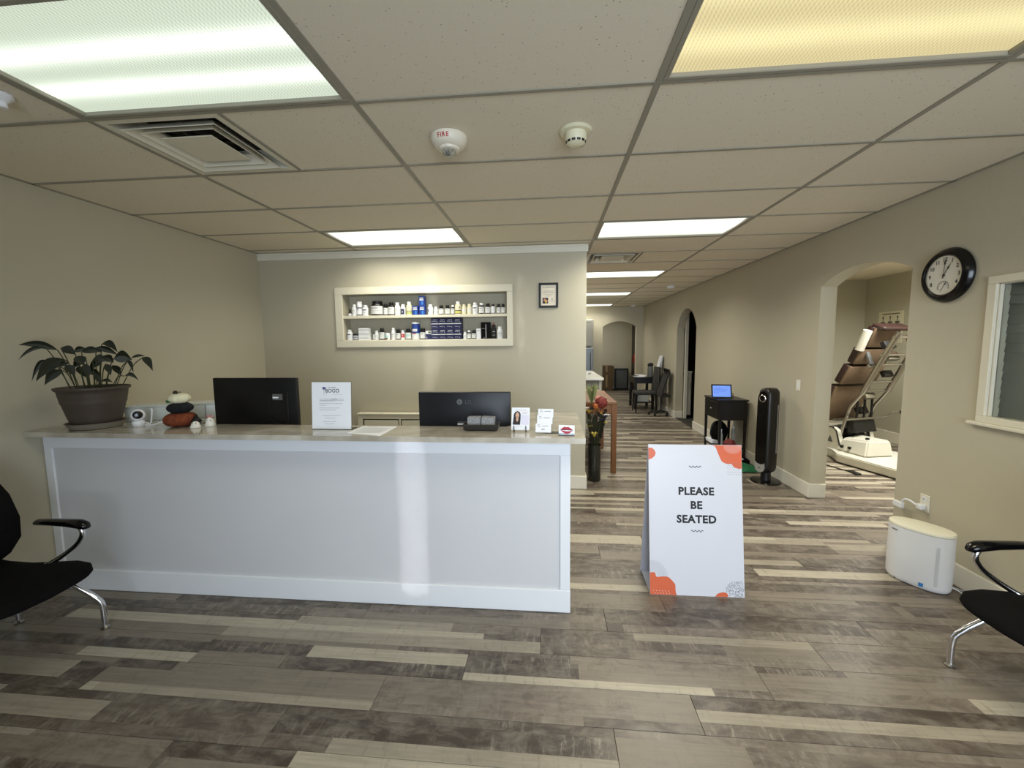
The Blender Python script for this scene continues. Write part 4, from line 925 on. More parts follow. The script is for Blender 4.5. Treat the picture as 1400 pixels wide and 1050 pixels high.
bm = B(); rectp(bm, 0.0755, 0.0775, 0.200, 0.230, fn); poly(bm, [(0.088, 0.198), (0.096, 0.214), (0.11, 0.22), (0.094, 0.216)], fn); rectp(bm, 0.13, 0.19, 0.206, 0.2075, fn)
for y, a, b in ((0.177, 0.048, 0.20), (0.170, 0.048, 0.20), (0.166, 0.048, 0.145), (0.151, 0.046, 0.19), (0.140, 0.048, 0.09), (0.124, 0.048, 0.175), (0.112, 0.048, 0.15), (0.078, 0.062, 0.18), (0.064, 0.08, 0.15), (0.043, 0.068, 0.15), (0.030, 0.08, 0.14)): rectp(bm, a, b, y, y+0.0022, fn)
obj('text_lines', bm, LGREY, t)
bm = B(); rectp(bm, 0.122, 0.158, 0.1765, 0.180, fn); obj('bold_line', bm, GREY, t)
# loose sheet
bm = B(); prism(bm, [(-1.155, 2.235), (-0.935, 2.178), (-0.935, 2.44), (-1.155, 2.44)], 'z', z+0.0003, z+0.0016); t = tagit(centre_origin(obj('paper_sheet', bm, PAPER), (-1.05, 2.31, z)), 'printed white sheet lying flat right of the sign holder', 'paper')
fn = lambda x, y: (-1.155+x, 2.22+y, z+0.0021)
bm = B()
for i in range(7): rectp(bm, 0.02, 0.19, 0.03+i*0.022, 0.036+i*0.022, fn)
rectp(bm, 0.04, 0.10, 0.198, 0.206, fn)
obj('text_lines', bm, LGREY, t)
# black tray with sachets
t = thing('sachet_tray', 'small black tray on counter before the LG monitor', 'tray', (-0.405, 2.375, z))
bm = B(); x0, x1, y0, y1 = -0.505, -0.298, 2.325, 2.425
def frus(bm, z0_, z1_, a, b, ca, cb):
    v0 = [(ca-a[0], cb-a[1], z0_), (ca+a[0], cb-a[1], z0_), (ca+a[0], cb+a[1], z0_), (ca-a[0], cb+a[1], z0_)]; v1 = [(ca-b[0], cb-b[1], z1_), (ca+b[0], cb-b[1], z1_), (ca+b[0], cb+b[1], z1_), (ca-b[0], cb+b[1], z1_)]
    V = [bm.verts.new(p) for p in v0+v1]
    for i in range(4): bm.faces.new((V[i], V[(i+1) % 4], V[4+(i+1) % 4], V[4+i]))
    bm.faces.new(V[:4]); bm.faces.new(V[4:])
frus(bm, z, z+0.012, (0.082, 0.035), (0.090, 0.042), -0.4, 2.372)
cxx, cyy = -0.4, 2.372
for s in ((0, -0.046, 0.100, 0.006), (0, 0.046, 0.100, 0.006)): obox(bm, (cxx+s[0], cyy+s[1], z+0.022), (0.2, 0.007, 0.036), (0.25 if s[1] < 0 else -0.25, 0, 0), 0.003)
for s in (-1, 1): obox(bm, (cxx+s*0.097, cyy, z+0.022), (0.007, 0.09, 0.036), (0, 0.3*s, 0), 0.003)
obj('dish', bm, mat('dark_grey_tray', (44, 42, 40), 0.4, var=0.1), t)
SACH = mat('black_white_sachet', (150, 150, 152), 0.4, var=0.5, vs=130)
for s, lb in ((-1, 'left patterned black and white sachet stack in tray'), (1, 'right patterned black and white sachet stack in tray')):
    tt = thing('sachet_stack', lb, 'sachets', (cxx+s*0.04, cyy, z+0.013), 0, 'sachets in the black tray')
    for k in range(5):
        bm = B(); obox(bm, (cxx+s*0.041-0.002, cyy-0.018+k*0.011, z+0.047), (0.076, 0.006, 0.060), (-0.18, 0.03*s, 0), 0.002); obj('sachet', bm, SACH, tt)
# portrait card on black easel
t = thing('portrait_card', 'white card with dark-haired woman portrait on black easel', 'card', (-0.165, 2.34, z))
S = ((-0.222, 2.328, z+0.010), (1, -0.05, 0), (0.02, 0.2, 1))
bm = B(); slab(bm, S, 0, 0.104, 0, 0.128, -0.002, 0); obj('card', bm, PAPER, t)
fn = plane_fn(*S, lift=0.0006); fnb = plane_fn(*S, lift=0.0010); fnc = plane_fn(*S, lift=0.0014)
bm = B(); poly(bm, [(0.008, 0.03), (0.050, 0.03), (0.052, 0.062), (0.052, 0.09), (0.046, 0.103), (0.034, 0.108), (0.020, 0.103), (0.013, 0.09), (0.010, 0.06)], fn); obj('hair_print', bm, HAIR, t)
bm = B(); disc(bm, 0.033, 0.084, 0.0105, fnb, 14, 0.017); poly(bm, [(0.028, 0.07), (0.038, 0.07), (0.040, 0.058), (0.032, 0.045), (0.026, 0.058)], fnb); obj('face_print', bm, SKIN, t)
bm = B(); disc(bm, 0.029, 0.088, 0.0012, fnc, 6); disc(bm, 0.037, 0.088, 0.0012, fnc, 6); rectp(bm, 0.030, 0.036, 0.075, 0.0765, fnc); o = obj('face_detail_print', bm, HAIR, t); o['kind'] = 'stuff'; bm = B(); poly(bm, [(0.008, 0.03), (0.05, 0.03), (0.05, 0.044), (0.038, 0.052), (0.032, 0.038), (0.024, 0.052), (0.008, 0.044)], fnc); obj('dress_print', bm, HAIR, t)
bm = B(); rectp(bm, 0.056, 0.10, 0.03, 0.085, fn); obj('lavender_print', bm, LAV, t)
bm = B()
for y, a, b in ((0.112, 0.02, 0.09), (0.101, 0.058, 0.096), (0.092, 0.062, 0.088), (0.020, 0.02, 0.06)): rectp(bm, a, b, y, y+0.0018, fnb)
obj('text_lines', bm, mat('pink_ink', (200, 160, 165), 0.5), t)
for xx in (-0.206, -0.138):
    bm = B(); tube(bm, [(xx, 2.324, z+0.034), (xx, 2.322, z+0.012), (xx, 2.312, z+0.0035), (xx, 2.36, z+0.0035), (xx, 2.375, z+0.08)], 0.0028, 6); obj('easel_leg', bm, BLACK, t, True)
# business card rack
t = thing('card_rack', 'clear acrylic three-tier rack of business cards', 'card holder', (-0.02, 2.32, z))
bm = B(); S = ((-0.085, 2.285, z), (1, -0.06, 0), (0, 0.75, 1))
slab(bm, S, 0.0, 0.105, 0.0, 0.15, -0.006, -0.004); obox(bm, (0.085, 2.30, z+0.028), (0.002, 0.05, 0.056)); box(bm, -0.03, 0.085, 2.285, 2.34, z, z+0.002)
obj('acrylic_body', bm, GLASSY, t)
for k, (ys, zz, xx) in enumerate(((2.272, 0.010, -0.082), (2.300, 0.052, -0.074), (2.322, 0.085, -0.069))):
    S = ((xx, ys, z+zz), (1, -0.06, 0), (0.02, 0.45, 1)); fn = plane_fn(*S, lift=0.0006)
    tt = thing('business_card_stack', ('white business cards in the lowest tier of clear rack', 'white business cards in the middle tier of clear rack', 'white business cards in the top tier of clear rack')[k], 'business cards', (xx+0.045, ys+0.01, z+zz), 0, 'business cards in the acrylic rack')
    bm = B(); slab(bm, S, 0, 0.086, 0, 0.05, -0.006, 0); obj('cards', bm, PAPER, tt)
    bm = B(); 
    for a0 in (0.7, 3.9):
        pts = [(0.018+0.0085*math.cos(a0+q*0.42), 0.037+0.0065*math.sin(a0+q*0.42)) for q in range(6)]; pin = [(0.018+0.006*math.cos(a0+q*0.42), 0.037+0.005*math.sin(a0+q*0.42)) for q in range(6)]
        poly(bm, pts+pin[::-1], fn)
    obj('ring_logo', bm, INK, tt)
    bm = B(); rectp(bm, 0.036, 0.072, 0.034, 0.0365, fn)
    if k == 0: rectp(bm, 0.032, 0.052, 0.018, 0.0205, fn); rectp(bm, 0.032, 0.050, 0.013, 0.015, fn)
    obj('text_lines', bm, GREY, tt)
# lips card holder
t = thing('lip_card', 'small white card with red lips at the counter corner', 'card', (0.085, 2.25, z))
S = ((0.046, 2.243, z+0.003), (1, -0.12, 0), (0, 0.25, 1)); fn = plane_fn(*S, lift=0.0006); fnb = plane_fn(*S, lift=0.001)
bm = B(); slab(bm, S, 0, 0.086, 0, 0.054, -0.004, 0); obj('card', bm, PAPER, t)
def lip(bm, up_, f):
    pts = [(0.008, 0.028)]
    if up_: pts += [(0.022, 0.040), (0.034, 0.045), (0.043, 0.042), (0.052, 0.045), (0.064, 0.038), (0.079, 0.027), (0.06, 0.030), (0.043, 0.031), (0.026, 0.031)]
    else: pts += [(0.02, 0.017), (0.032, 0.009), (0.045, 0.006), (0.058, 0.010), (0.068, 0.018), (0.079, 0.027), (0.062, 0.022), (0.045, 0.020), (0.025, 0.023)]
    poly(bm, pts, f)
bm = B(); lip(bm, True, fnb); lip(bm, False, fnb); obj('lips_print', bm, LIPR, t)
bm = B(); poly(bm, [(0.008, 0.028), (0.026, 0.033), (0.043, 0.031), (0.062, 0.032), (0.079, 0.027), (0.062, 0.026), (0.043, 0.027), (0.026, 0.026)], plane_fn(*S, lift=0.0014)); obj('mouth_line_print', bm, LIPD, t)
bm = B(); slab(bm, ((0.046, 2.243, z), (1, -0.12, 0), (0, 0.25, 1)), 0.0, 0.086, 0.0, 0.012, 0.001, 0.0025); box(bm, 0.046, 0.13, 2.236, 2.265, z, z+0.002); obj('acrylic_foot', bm, GLASSY, t)

# ------------------------------------------------------------------ A-frame board sign
t = thing('floor_sign', 'white folding floor sign reading PLEASE BE SEATED with orange corner shapes', 'sign', (0.885, 2.6, 0))
X0, X1 = 0.607, 1.163; H = 0.912; sl = 0.13/0.90
S = ((X0, 2.472, 0.002), (1, 0.012, 0), (0, sl, 1)); WD = 0.556
bm = B(); slab(bm, S, 0, WD, 0, H, -0.005, 0); obj('front_board', bm, SIGNW, t)
bm = B(); slab(bm, ((X1, 2.752, 0.002), (-1, 0, 0), (0, -0.155, 1)), 0, WD, 0, 0.911, -0.005, 0); obj('rear_board', bm, SIGNI, t)
bm = B(); box(bm, X0+0.004, X1-0.004, 2.482, 2.745, 0.002, 0.006); obj('base_board', bm, SIGNI, t)
fn = plane_fn(*S, lift=0.0006); fnb = plane_fn(*S, lift=0.0011)
for s, y in (('PLEASE', 0.607), ('BE', 0.523), ('SEATED', 0.438)):
    bm = B(); text_bm(bm, s, 0.064, lambda a, b: fn(a+0.283, b+y), 0.0026, space=1.08); obj('lettering', bm, INK, t)
for y, xc in ((0.777, 0.279), (0.388, 0.286)):
    bm = B(); n = 32; pts = [(xc-0.036+0.072*i/n, y+0.0045*math.sin(i/n*2*PI*3.5)) for i in range(n+1)]
    for p, q in zip(pts[:-1], pts[1:]): poly(bm, [(p[0], p[1]-0.0025), (q[0], q[1]-0.0025), (q[0], q[1]+0.0025), (p[0], p[1]+0.0025)], fn)
    obj('wavy_line', bm, INK, t)
def spl(pts, n=5):
    return [(p.x, p.y) for p in smooth_path([(a, b, 0) for a, b in pts], n)]
k = WD/575.0   # print units: 575 across the board
def u_(p): return [(a*k, b*k) for a, b in p]
# corners: top-left bulge, top-right blob, bottom-left blob, bottom-right cap
bm = B(); poly(bm, [(0.0005, 0.905-0.018)] + spl([(0.0005, 0.892), (0.022, 0.890), (0.040, 0.872), (0.042, 0.850), (0.024, 0.828), (0.0005, 0.818)]), fn); obj('orange_shape', bm, ORANGE, t)
bm = B(); poly(bm, [(0.555, 0.9105)] + spl([(0.380, 0.9105), (0.402, 0.900), (0.414, 0.870), (0.424, 0.845), (0.440, 0.812), (0.470, 0.797), (0.496, 0.796), (0.508, 0.780), (0.534, 0.769), (0.555, 0.770)]), fn); obj('orange_shape', bm, ORANGE, t)
bm = B(); poly(bm, [(0.0005, 0.001)] + spl([(0.0005, 0.131), (0.030, 0.133), (0.040, 0.108), (0.075, 0.110), (0.108, 0.108), (0.130, 0.090), (0.150, 0.065), (0.152, 0.040), (0.154, 0.015), (0.160, 0.001)]), fn); obj('orange_shape', bm, ORANGE, t)
bm = B(); poly(bm, spl([(0.384, 0.001), (0.400, 0.018), (0.425, 0.027), (0.448, 0.026), (0.460, 0.012), (0.457, 0.001)]), fn); obj('orange_shape', bm, ORANGE, t)
def dots(name, m, pts, r, f):
    bm = B()
    for x, y in pts: disc(bm, x, y, r, f, 6)
    o = obj(name, bm, m, t); o['kind'] = 'stuff'
rnd = random.Random(3)
dots('dot_print', PAPER, [(0.455+i*0.0095+(j % 2)*0.004, 0.905-j*0.007) for j in range(7) for i in range(11) if math.hypot((0.455+i*0.0095-0.505)/0.055, j*0.007/0.045) < 1], 0.0020, fnb)
dots('dot_print', GREY, [(0.472+i*0.0145+(j % 2)*0.006, 0.802-j*0.0135) for j in range(6) for i in range(6)], 0.0021, fnb)
dots('dot_print', GREY, [(0.003+i*0.0058+(j % 2)*0.003, 0.112+j*0.0045) for j in range(24) for i in range(19) if math.hypot(0.003+i*0.0058-0.01, 0.112+j*0.0045-0.11) < 0.095 and not (0.112+j*0.0045 < 0.136 and 0.003+i*0.0058 < 0.04)], 0.0011, fnb)
dots('dot_print', PAPER, [(0.022+i*0.0175+(j % 2)*0.007, 0.024-j*0.014) for j in range(2) for i in range(6)], 0.0022, fnb)
dots('dot_print', GREY, [(x, y) for x, y in ((rnd.uniform(0.43, 0.553), rnd.uniform(0.003, 0.095)) for _ in range(330)) if math.hypot(x-0.515, y-0.02) < 0.078 and not (x < 0.462 and y < 0.03)], 0.0018, fnb)
dots('dot_print', LGREY, [(0.06+rnd.uniform(0, 0.11), 0.87+rnd.gauss(0, 0.014)) for _ in range(60)], 0.0006, fnb)

# ------------------------------------------------------------------ wall clock (right wall)
ck = (XR, 2.95, 1.945)
t = thing('wall_clock', 'round black-rimmed wall clock with small lower dial showing one o\'clock', 'clock', ck)
MX = Matrix.Rotation(-PI/2, 4, 'Y')      # local z -> -x (into the room)
bm = B(); lathe(bm, [(0.168, 0.001), (0.172, 0.010), (0.166, 0.028), (0.146, 0.050), (0.138, 0.053), (0.132, 0.050), (0.129, 0.040), (0.129, 0.036)], ck, 56, MX, cap=False); obj('rim', bm, BLACKG, t, True)
bm = B(); lathe(bm, [(0.130, 0.034), (0.130, 0.0365), (0.124, 0.0395), (0.121, 0.0365)], ck, 56, MX, cap=False); obj('inner_ring', bm, STEEL, t, True)
bm = B(); lathe(bm, [(0.129, 0.030), (0.129, 0.034), (0, 0.034)], ck, 48, MX); obj('face', bm, mat('clock_face_paper', (222, 218, 205), 0.4, var=0.02), t)
cf = lambda d: (lambda x, y: (XR-0.034-d, ck[1]-x, ck[2]+y))
bm = B()
for h in (1, 2, 3, 4, 8, 9, 10, 11, 12):
    a = h*PI/6; text_bm(bm, str(h), 0.033, (lambda a: (lambda x, y: cf(0.0008)(x+0.099*math.sin(a), y+0.099*math.cos(a)-0.0115)))(a), 0.0009)
obj('numerals', bm, INK, t)
bm = B(); n = 28; cxk, cyk = 0.0, -0.075
pts = [(0.040*math.cos(-0.35+(PI+0.7)*i/n), 0.040*math.sin(-0.35+(PI+0.7)*i/n)) for i in range(n+1)]
for p, q in zip(pts[:-1], pts[1:]):
    poly(bm, [(p[0], cyk+p[1]), (q[0], cyk+q[1]), (q[0]*0.92, cyk+q[1]*0.92), (p[0]*0.92, cyk+p[1]*0.92)], cf(0.0008))
for i in range(9):
    a = -0.25+(PI+0.5)*i/8; poly(bm, [(0.033*math.cos(a-0.05), cyk+0.033*math.sin(a-0.05)), (0.033*math.cos(a+0.05), cyk+0.033*math.sin(a+0.05)), (0.027*math.cos(a+0.05), cyk+0.027*math.sin(a+0.05)), (0.027*math.cos(a-0.05), cyk+0.027*math.sin(a-0.05))], cf(0.0008))
obj('small_dial', bm, INK, t)
def hand(a, ln, wd, spade, d, tail=0.02, c=(0, 0)):
    s, co = math.sin(a), math.cos(a)
    pr = [(-wd, -tail), (wd, -tail), (wd*0.8, spade*ln*0.85), (wd*3.2, spade*ln), (wd*0.6, spade*ln+0.02), (0, ln), (-wd*0.6, spade*ln+0.02), (-wd*3.2, spade*ln), (-wd*0.8, spade*ln*0.85)]
    bm = B(); f = cf(d); v = [(c[0]+x*co+y*s, c[1]-x*s+y*co) for x, y in pr]
    va = [bm.verts.new(f(*p)) for p in v]; vb = [bm.verts.new(Vector(f(*p))-Vector((0.001, 0, 0))) for p in v]
    bm.faces.new(va); bm.faces.new(vb[::-1])
    for i in range(len(v)): bm.faces.new((va[i], va[(i+1) % len(v)], vb[(i+1) % len(v)], vb[i]))
    return bm
obj('hour_hand', hand(PI/6*1.02, 0.088, 0.0018, 0.55, 0.002), INK, t)
obj('minute_hand', hand(PI/6*0.12, 0.104, 0.0018, 0.72, 0.004), INK, t)
obj('dial_needle', hand(PI/6*1.1, 0.030, 0.0012, 0.6, 0.002, 0.03, (0, -0.075)), INK, t)
bm = B(); lathe(bm, [(0.006, 0.034), (0.006, 0.041), (0, 0.042)], ck, 14, MX); obj('hub', bm, INK, t, True)

# ------------------------------------------------------------------ switch, outlet, plug, purifier
t = thing('light_switch', 'small white light switch on the wall before the near arch', 'switch', (XR, 4.50, 1.085))
bm = B(); box(bm, XR-0.006, XR, 4.465, 4.535, 1.03, 1.142, bev=0.002); obj('plate', bm, TRIM, t)
bm = B(); box(bm, XR-0.010, XR-0.006, 4.485, 4.515, 1.055, 1.118, bev=0.001); obj('rocker', bm, WHITEP, t)
t = thing('wall_outlet', 'white double outlet on right wall above the air purifier', 'outlet', (XR, 2.98, 0.43))
bm = B(); box(bm, XR-0.006, XR, 2.945, 3.017, 0.372, 0.488, bev=0.002); obj('plate', bm, TRIM, t)
for zz in (0.405, 0.457):
    bm = B(); box(bm, XR-0.0085, XR-0.006, 2.965, 2.998, zz-0.014, zz+0.014, bev=0.001); s = obj('socket', bm, WHITEP, t)
    bm = B(); box(bm, XR-0.0092, XR-0.0085, 2.974, 2.977, zz-0.006, zz+0.006); box(bm, XR-0.0092, XR-0.0085, 2.986, 2.989, zz-0.006, zz+0.006); obj('slot', bm, INK, s)
t = thing('power_adapter', 'white plug adapter and short curled cord below the wall outlet', 'plug', (XR-0.01, 3.02, 0.40))
bm = B(); box(bm, XR-0.045, XR-0.009, 2.962, 3.0, 0.388, 0.422, bev=0.005, seg=2); obj('plug_body', bm, WHITEP, t, True)
bm = B(); tube(bm, smooth_path([(XR-0.04, 3.0, 0.41), (XR-0.05, 3.05, 0.425), (XR-0.05, 3.09, 0.41), (XR-0.05, 3.11, 0.37)], 5), 0.007, 8); obj('cord', bm, WHITEP, t, True)
bm = B(); box(bm, XR-0.06, XR-0.035, 3.095, 3.17, 0.345, 0.385, bev=0.004); obj('cord_connector', bm, WHITEP, t)
# air purifier
pcx, pcy = 2.328, 2.742; aL = math.atan2(-0.85, 0.5)
t = thing('air_purifier', 'white almond-shaped air purifier with blue sticker against the right wall', 'air purifier', (pcx, pcy, 0), aL)
t.scale = (0.93, 1, 1)
def almond(a, b, n=36):
    out = []
    for i in range(n):
        q = 2*PI*i/n; c, s = math.cos(q), math.sin(q); out.append((a*math.copysign(abs(c)**0.75, c), b*math.copysign(abs(s)**1.0, s)))
    return out
def loft(bm, secs, n=36):
    rs = [[bm.verts.new((x, y, zz)) for x, y in almond(a, b, n)] for a, b, zz in secs]
    for p, q in zip(rs[:-1], rs[1:]):
        for i in range(n): bm.faces.new((p[i], p[(i+1) % n], q[(i+1) % n], q[i]))
    bm.faces.new(rs[0]); bm.faces.new(rs[-1])
bm = B(); loft(bm, [(0.160, 0.085, 0.004), (0.166, 0.092, 0.012), (0.170, 0.096, 0.03), (0.172, 0.098, 0.2), (0.170, 0.096, 0.352)]); obj('body', bm, WHITEP, t, True, True)
bm = B(); loft(bm, [(0.171, 0.097, 0.354), (0.172, 0.098, 0.362), (0.168, 0.094, 0.370), (0.150, 0.078, 0.374)]); obj('top_cover', bm, mat('cream_white_lid', (238, 234, 212), 0.4, var=0.02), t, True, True)
bm = B(); loft(bm, [(0.155, 0.08, 0.0), (0.155, 0.08, 0.006)]); obj('foot', bm, BLACK, t, False, True)
def almfn(off=0.0):
    # front side is local -y; x from far (-) to near (+); surface point at parameter
    def f(x, y):
        c = max(-0.999, min(0.999, x/0.172)); ca = abs(c)**(1/0.75); s = math.sqrt(max(0, 1-ca*ca)); return (x, -0.0985*s-off, y)
    return f
f = almfn(0.0012)
def strip(x0, x1, y0, y1, n=8):
    bm = B(); 
    for i in range(n):
        a = x0+(x1-x0)*i/n; b = x0+(x1-x0)*(i+1)/n; poly(bm, [(a, y0), (b, y0), (b, y1), (a, y1)], f)
    return bm
obj('handle_slot', strip(0.115, 0.128, 0.045, 0.29), mat('shaded_slot', (205, 207, 210), 0.4), t, False, True)  # flat strip; the groove's shade is put into its grey
obj('blue_sticker', strip(0.045, 0.068, 0.022, 0.045), SKYB, t, False, True)
obj('lettering', strip(-0.125, -0.085, 0.325, 0.332), GREY, t, False, True)
obj('indicator_mark', strip(-0.085, -0.077, 0.012, 0.017), INK, t, False, True)
bm = B(); tube(bm, smooth_path([(2.45, 2.68, 0.02), (2.48, 2.62, 0.006), (2.425, 2.53, 0.006), (2.44, 2.47, 0.006), (2.485, 2.42, 0.006), (2.49, 2.30, 0.006), (2.47, 2.1, 0.006), (2.49, 1.8, 0.006)], 6), 0.004, 7)  # the purifier's power cord, kept as an object of its own
single('power_cord', bm, WHITEP, 'white power cord trailing along baseboard behind the right chair', 'cord', (2.45, 2.5, 0), smooth=True)
bm = B(); tube(bm, smooth_path([(2.46, 2.70, 0.012), (2.515, 2.62, 0.006), (2.47, 2.55, 0.006), (2.50, 2.46, 0.006), (2.44, 2.36, 0.006), (2.38, 2.28, 0.006)], 6), 0.003, 7)
single('power_cord', bm, LGREY, 'thin grey cord branching from the white cord by the purifier', 'cord', (2.48, 2.5, 0), smooth=True)

# ------------------------------------------------------------------ guest chairs
def guest_chair(label, loc, rz):
    t = thing('guest_chair', label, 'chair', loc, rz, 'black reception chairs')
    # seat: waterfall contour lofted across x
    bm = B(); secs = []
    for x, zt_, th, hw in ((-0.20, 0.44, 0.03, 0.215), (-0.17, 0.425, 0.05, 0.235), (-0.05, 0.415, 0.06, 0.25), (0.10, 0.425, 0.06, 0.255), (0.22, 0.438, 0.06, 0.25), (0.31, 0.436, 0.055, 0.235), (0.355, 0.418, 0.04, 0.205), (0.372, 0.395, 0.015, 0.17)):
        r = []; n = 20
        for i in range(n):
            q = 2*PI*i/n; c, s = math.cos(q), math.sin(q)
            yy = hw*math.copysign(abs(c)**0.45, c); dz = th/2*math.copysign(abs(s)**0.8, s); sag = -0.012*(1-(yy/hw)**2)
            r.append(bm.verts.new((x, yy, zt_-th/2+dz+sag)))
        secs.append(r)
    for a, b in zip(secs[:-1], secs[1:]):
        for i in range(20): bm.faces.new((a[i], a[(i+1) % 20], b[(i+1) % 20], b[i]))
    bm.faces.new(secs[0]); bm.faces.new(secs[-1]); obj('seat', bm, FABB, t, True, True, ang=60)
    # backrest
    bm = B(); secs = []
    for x, zz, hw, th in ((-0.10, 0.452, 0.13, 0.02), (-0.085, 0.49, 0.175, 0.035), (-0.075, 0.56, 0.21, 0.04), (-0.095, 0.66, 0.225, 0.04), (-0.135, 0.78, 0.222, 0.04), (-0.185, 0.89, 0.20, 0.035), (-0.21, 0.94, 0.17, 0.03), (-0.22, 0.962, 0.12, 0.015)):
        r = []; n = 20
        for i in range(n):
            q = 2*PI*i/n; c, s = math.cos(q), math.sin(q)
            yy = hw*math.copysign(abs(c)**0.6, c); dx = th/2*math.copysign(abs(s)**0.8, s); r.append(bm.verts.new((x+dx+0.03*(yy/0.22)**2, yy, zz)))
        secs.append(r)
    for a, b in zip(secs[:-1], secs[1:]):
        for i in range(20): bm.faces.new((a[i], a[(i+1) % 20], b[(i+1) % 20], b[i]))
    bm.faces.new(secs[0]); bm.faces.new(secs[-1]); obj('backrest', bm, FABB, t, True, True, ang=60)
    bm = B(); obox(bm, (-0.16, 0, 0.42), (0.03, 0.10, 0.22), (0, -0.1, 0), 0.008, 2); obj('back_bracket', bm, BLACK, t, True, True)
    for s in (-1, 1):
        y = 0.285*s
        bm = B(); tube(bm, smooth_path([(0.02, 0.17*s, 0.37), (0.10, 0.235*s, 0.325), (0.22, 0.285*s, 0.205)], 5)+smooth_path([(0.245, 0.297*s, 0.17), (0.258, 0.303*s, 0.145), (0.262, 0.305*s, 0.10), (0.262, 0.305*s, 0.014)], 4), 0.0135, 12); l = obj('front_leg', bm, CHROME, t, True, True)
        bm = B(); lathe(bm, [(0.021, 0.0), (0.022, 0.006), (0.015, 0.014), (0.012, 0.02)], (0.262, 0.305*s, 0), 16); obj('glide', bm, BLACK if False else STEEL, l, True, True)
        bm = B(); tube(bm, smooth_path([(-0.02, 0.17*s, 0.37), (-0.09, 0.22*s, 0.32), (-0.22, 0.285*s, 0.19)], 5)+smooth_path([(-0.25, 0.297*s, 0.15), (-0.27, 0.303*s, 0.10), (-0.272, 0.305*s, 0.014)], 4), 0.0135, 12); l = obj('rear_leg', bm, CHROME, t, True, True)
        bm = B(); lathe(bm, [(0.021, 0.0), (0.022, 0.006), (0.015, 0.014), (0.012, 0.02)], (-0.272, 0.305*s, 0), 16); obj('glide', bm, STEEL, l, True, True)
        bm = B(); tube(bm, smooth_path([(0.02, 0.17*s, 0.375), (0.10, 0.235*s, 0.42), (0.18, 0.262*s, 0.48), (0.225, 0.266*s, 0.53), (0.238, 0.266*s, 0.565), (0.225, 0.266*s, 0.595)], 6), 0.0125, 12); obj('arm_support', bm, CHROME, t, True, True)
        bm = B(); secs = []
        for x, hw, th, zz in ((-0.035, 0.014, 0.014, 0.610), (-0.02, 0.024, 0.030, 0.612), (0.06, 0.026, 0.034, 0.614), (0.16, 0.029, 0.038, 0.613), (0.225, 0.031, 0.046, 0.609), (0.258, 0.025, 0.042, 0.602), (0.276, 0.012, 0.018, 0.596)):
            r = []
            for i in range(14):
                q = 2*PI*i/14; r.append(bm.verts.new((x, 0.266*s+hw*math.cos(q), zz+th/2*math.sin(q))))
            secs.append(r)
        for a, b in zip(secs[:-1], secs[1:]):
            for i in range(14): bm.faces.new((a[i], a[(i+1) % 14], b[(i+1) % 14], b[i]))
        bm.faces.new(secs[0]); bm.faces.new(secs[-1]); obj('armrest', bm, BLACKG, t, True, True, ang=60)
    bm = B(); tube(bm, [(0.02, -0.19, 0.37), (0.02, 0.19, 0.37)], 0.014, 10); tube(bm, [(-0.03, -0.19, 0.37), (-0.03, 0.19, 0.37)], 0.014, 10); obj('cross_tube', bm, CHROME, t, True, True)
    return t
guest_chair('black mesh guest chair with chrome legs against left wall by the counter', (-2.702, 1.63, 0), 0.0)
guest_chair('black mesh guest chair with chrome legs on right beside the air purifier', (2.160, 1.72, 0), PI+0.06)

# ------------------------------------------------------------------ tower fan
t = thing('tower_fan', 'tall glossy black tower fan with silver ring on round base', 'fan', (2.365, 4.70, 0), math.radians(-68))
bm = B(); lathe(bm, [(0.150, 0.0), (0.152, 0.006), (0.148, 0.014), (0.05, 0.024), (0, 0.026)], (0, 0, 0), 48); obj('base', bm, BLACKG, t, True, True)
bm = B(); lathe(bm, [(0.055, 0.02), (0.05, 0.05), (0.05, 0.13)], (0, 0, 0), 24); obj('neck', bm, BLACK, t, True, True)
def rtower(bm, hw, hd, z0_, z1_, r=0.07, n=8):
    """tower body: rounded top seen from the front, D-shaped plan"""
    pl = []
    for i in range(24):
        q = 2*PI*i/24; c, s = math.cos(q), math.sin(q); pl.append((hw*math.copysign(abs(c)**0.6, c), hd*math.copysign(abs(s)**0.6, s)))
    secs = [(z0_, 0.55), (z0_+0.015, 0.78), (z0_+0.04, 0.95), (z0_+0.07, 1.0), (z1_-0.07, 1.0), (z1_-0.04, 0.95), (z1_-0.015, 0.78), (z1_, 0.5)]
    rs = [[bm.verts.new((x*s, y*(0.6+0.4*s), zz)) for x, y in pl] for zz, s in secs]
    for p, q in zip(rs[:-1], rs[1:]):
        for i in range(24): bm.faces.new((p[i], p[(i+1) % 24], q[(i+1) % 24], q[i]))
    bm.faces.new(rs[0]); bm.faces.new(rs[-1])
bm = B(); rtower(bm, 0.082, 0.085, 0.11, 1.035); obj('body', bm, mat('black_fan_plastic', (24, 21, 20), 0.35, var=0.1), t, True, True)
bm = B(); prism(bm, [(0.064*math.copysign(abs(math.cos(q))**0.8, math.cos(q)), 0.56+0.44*math.copysign(abs(math.sin(q))**0.25, math.sin(q))) for q in [2*PI*i/32 for i in range(32)]], 'y', -0.092, -0.080); obj('front_panel', bm, BLACKG, t, True, True)
MY = Matrix.Rotation(PI/2, 4, 'X')
bm = B(); lathe(bm, [(0.040, 0.090), (0.041, 0.096), (0.037, 0.100), (0.031, 0.098), (0.031, 0.092)], (0, 0, 0.925), 32, MY, cap=False); obj('silver_ring', bm, CHROME, t, True, True)
bm = B(); lathe(bm, [(0.030, 0.09), (0.028, 0.094), (0, 0.094)], (0, 0, 0.925), 24, MY); obj('display', bm, LENSM, t, True, True)
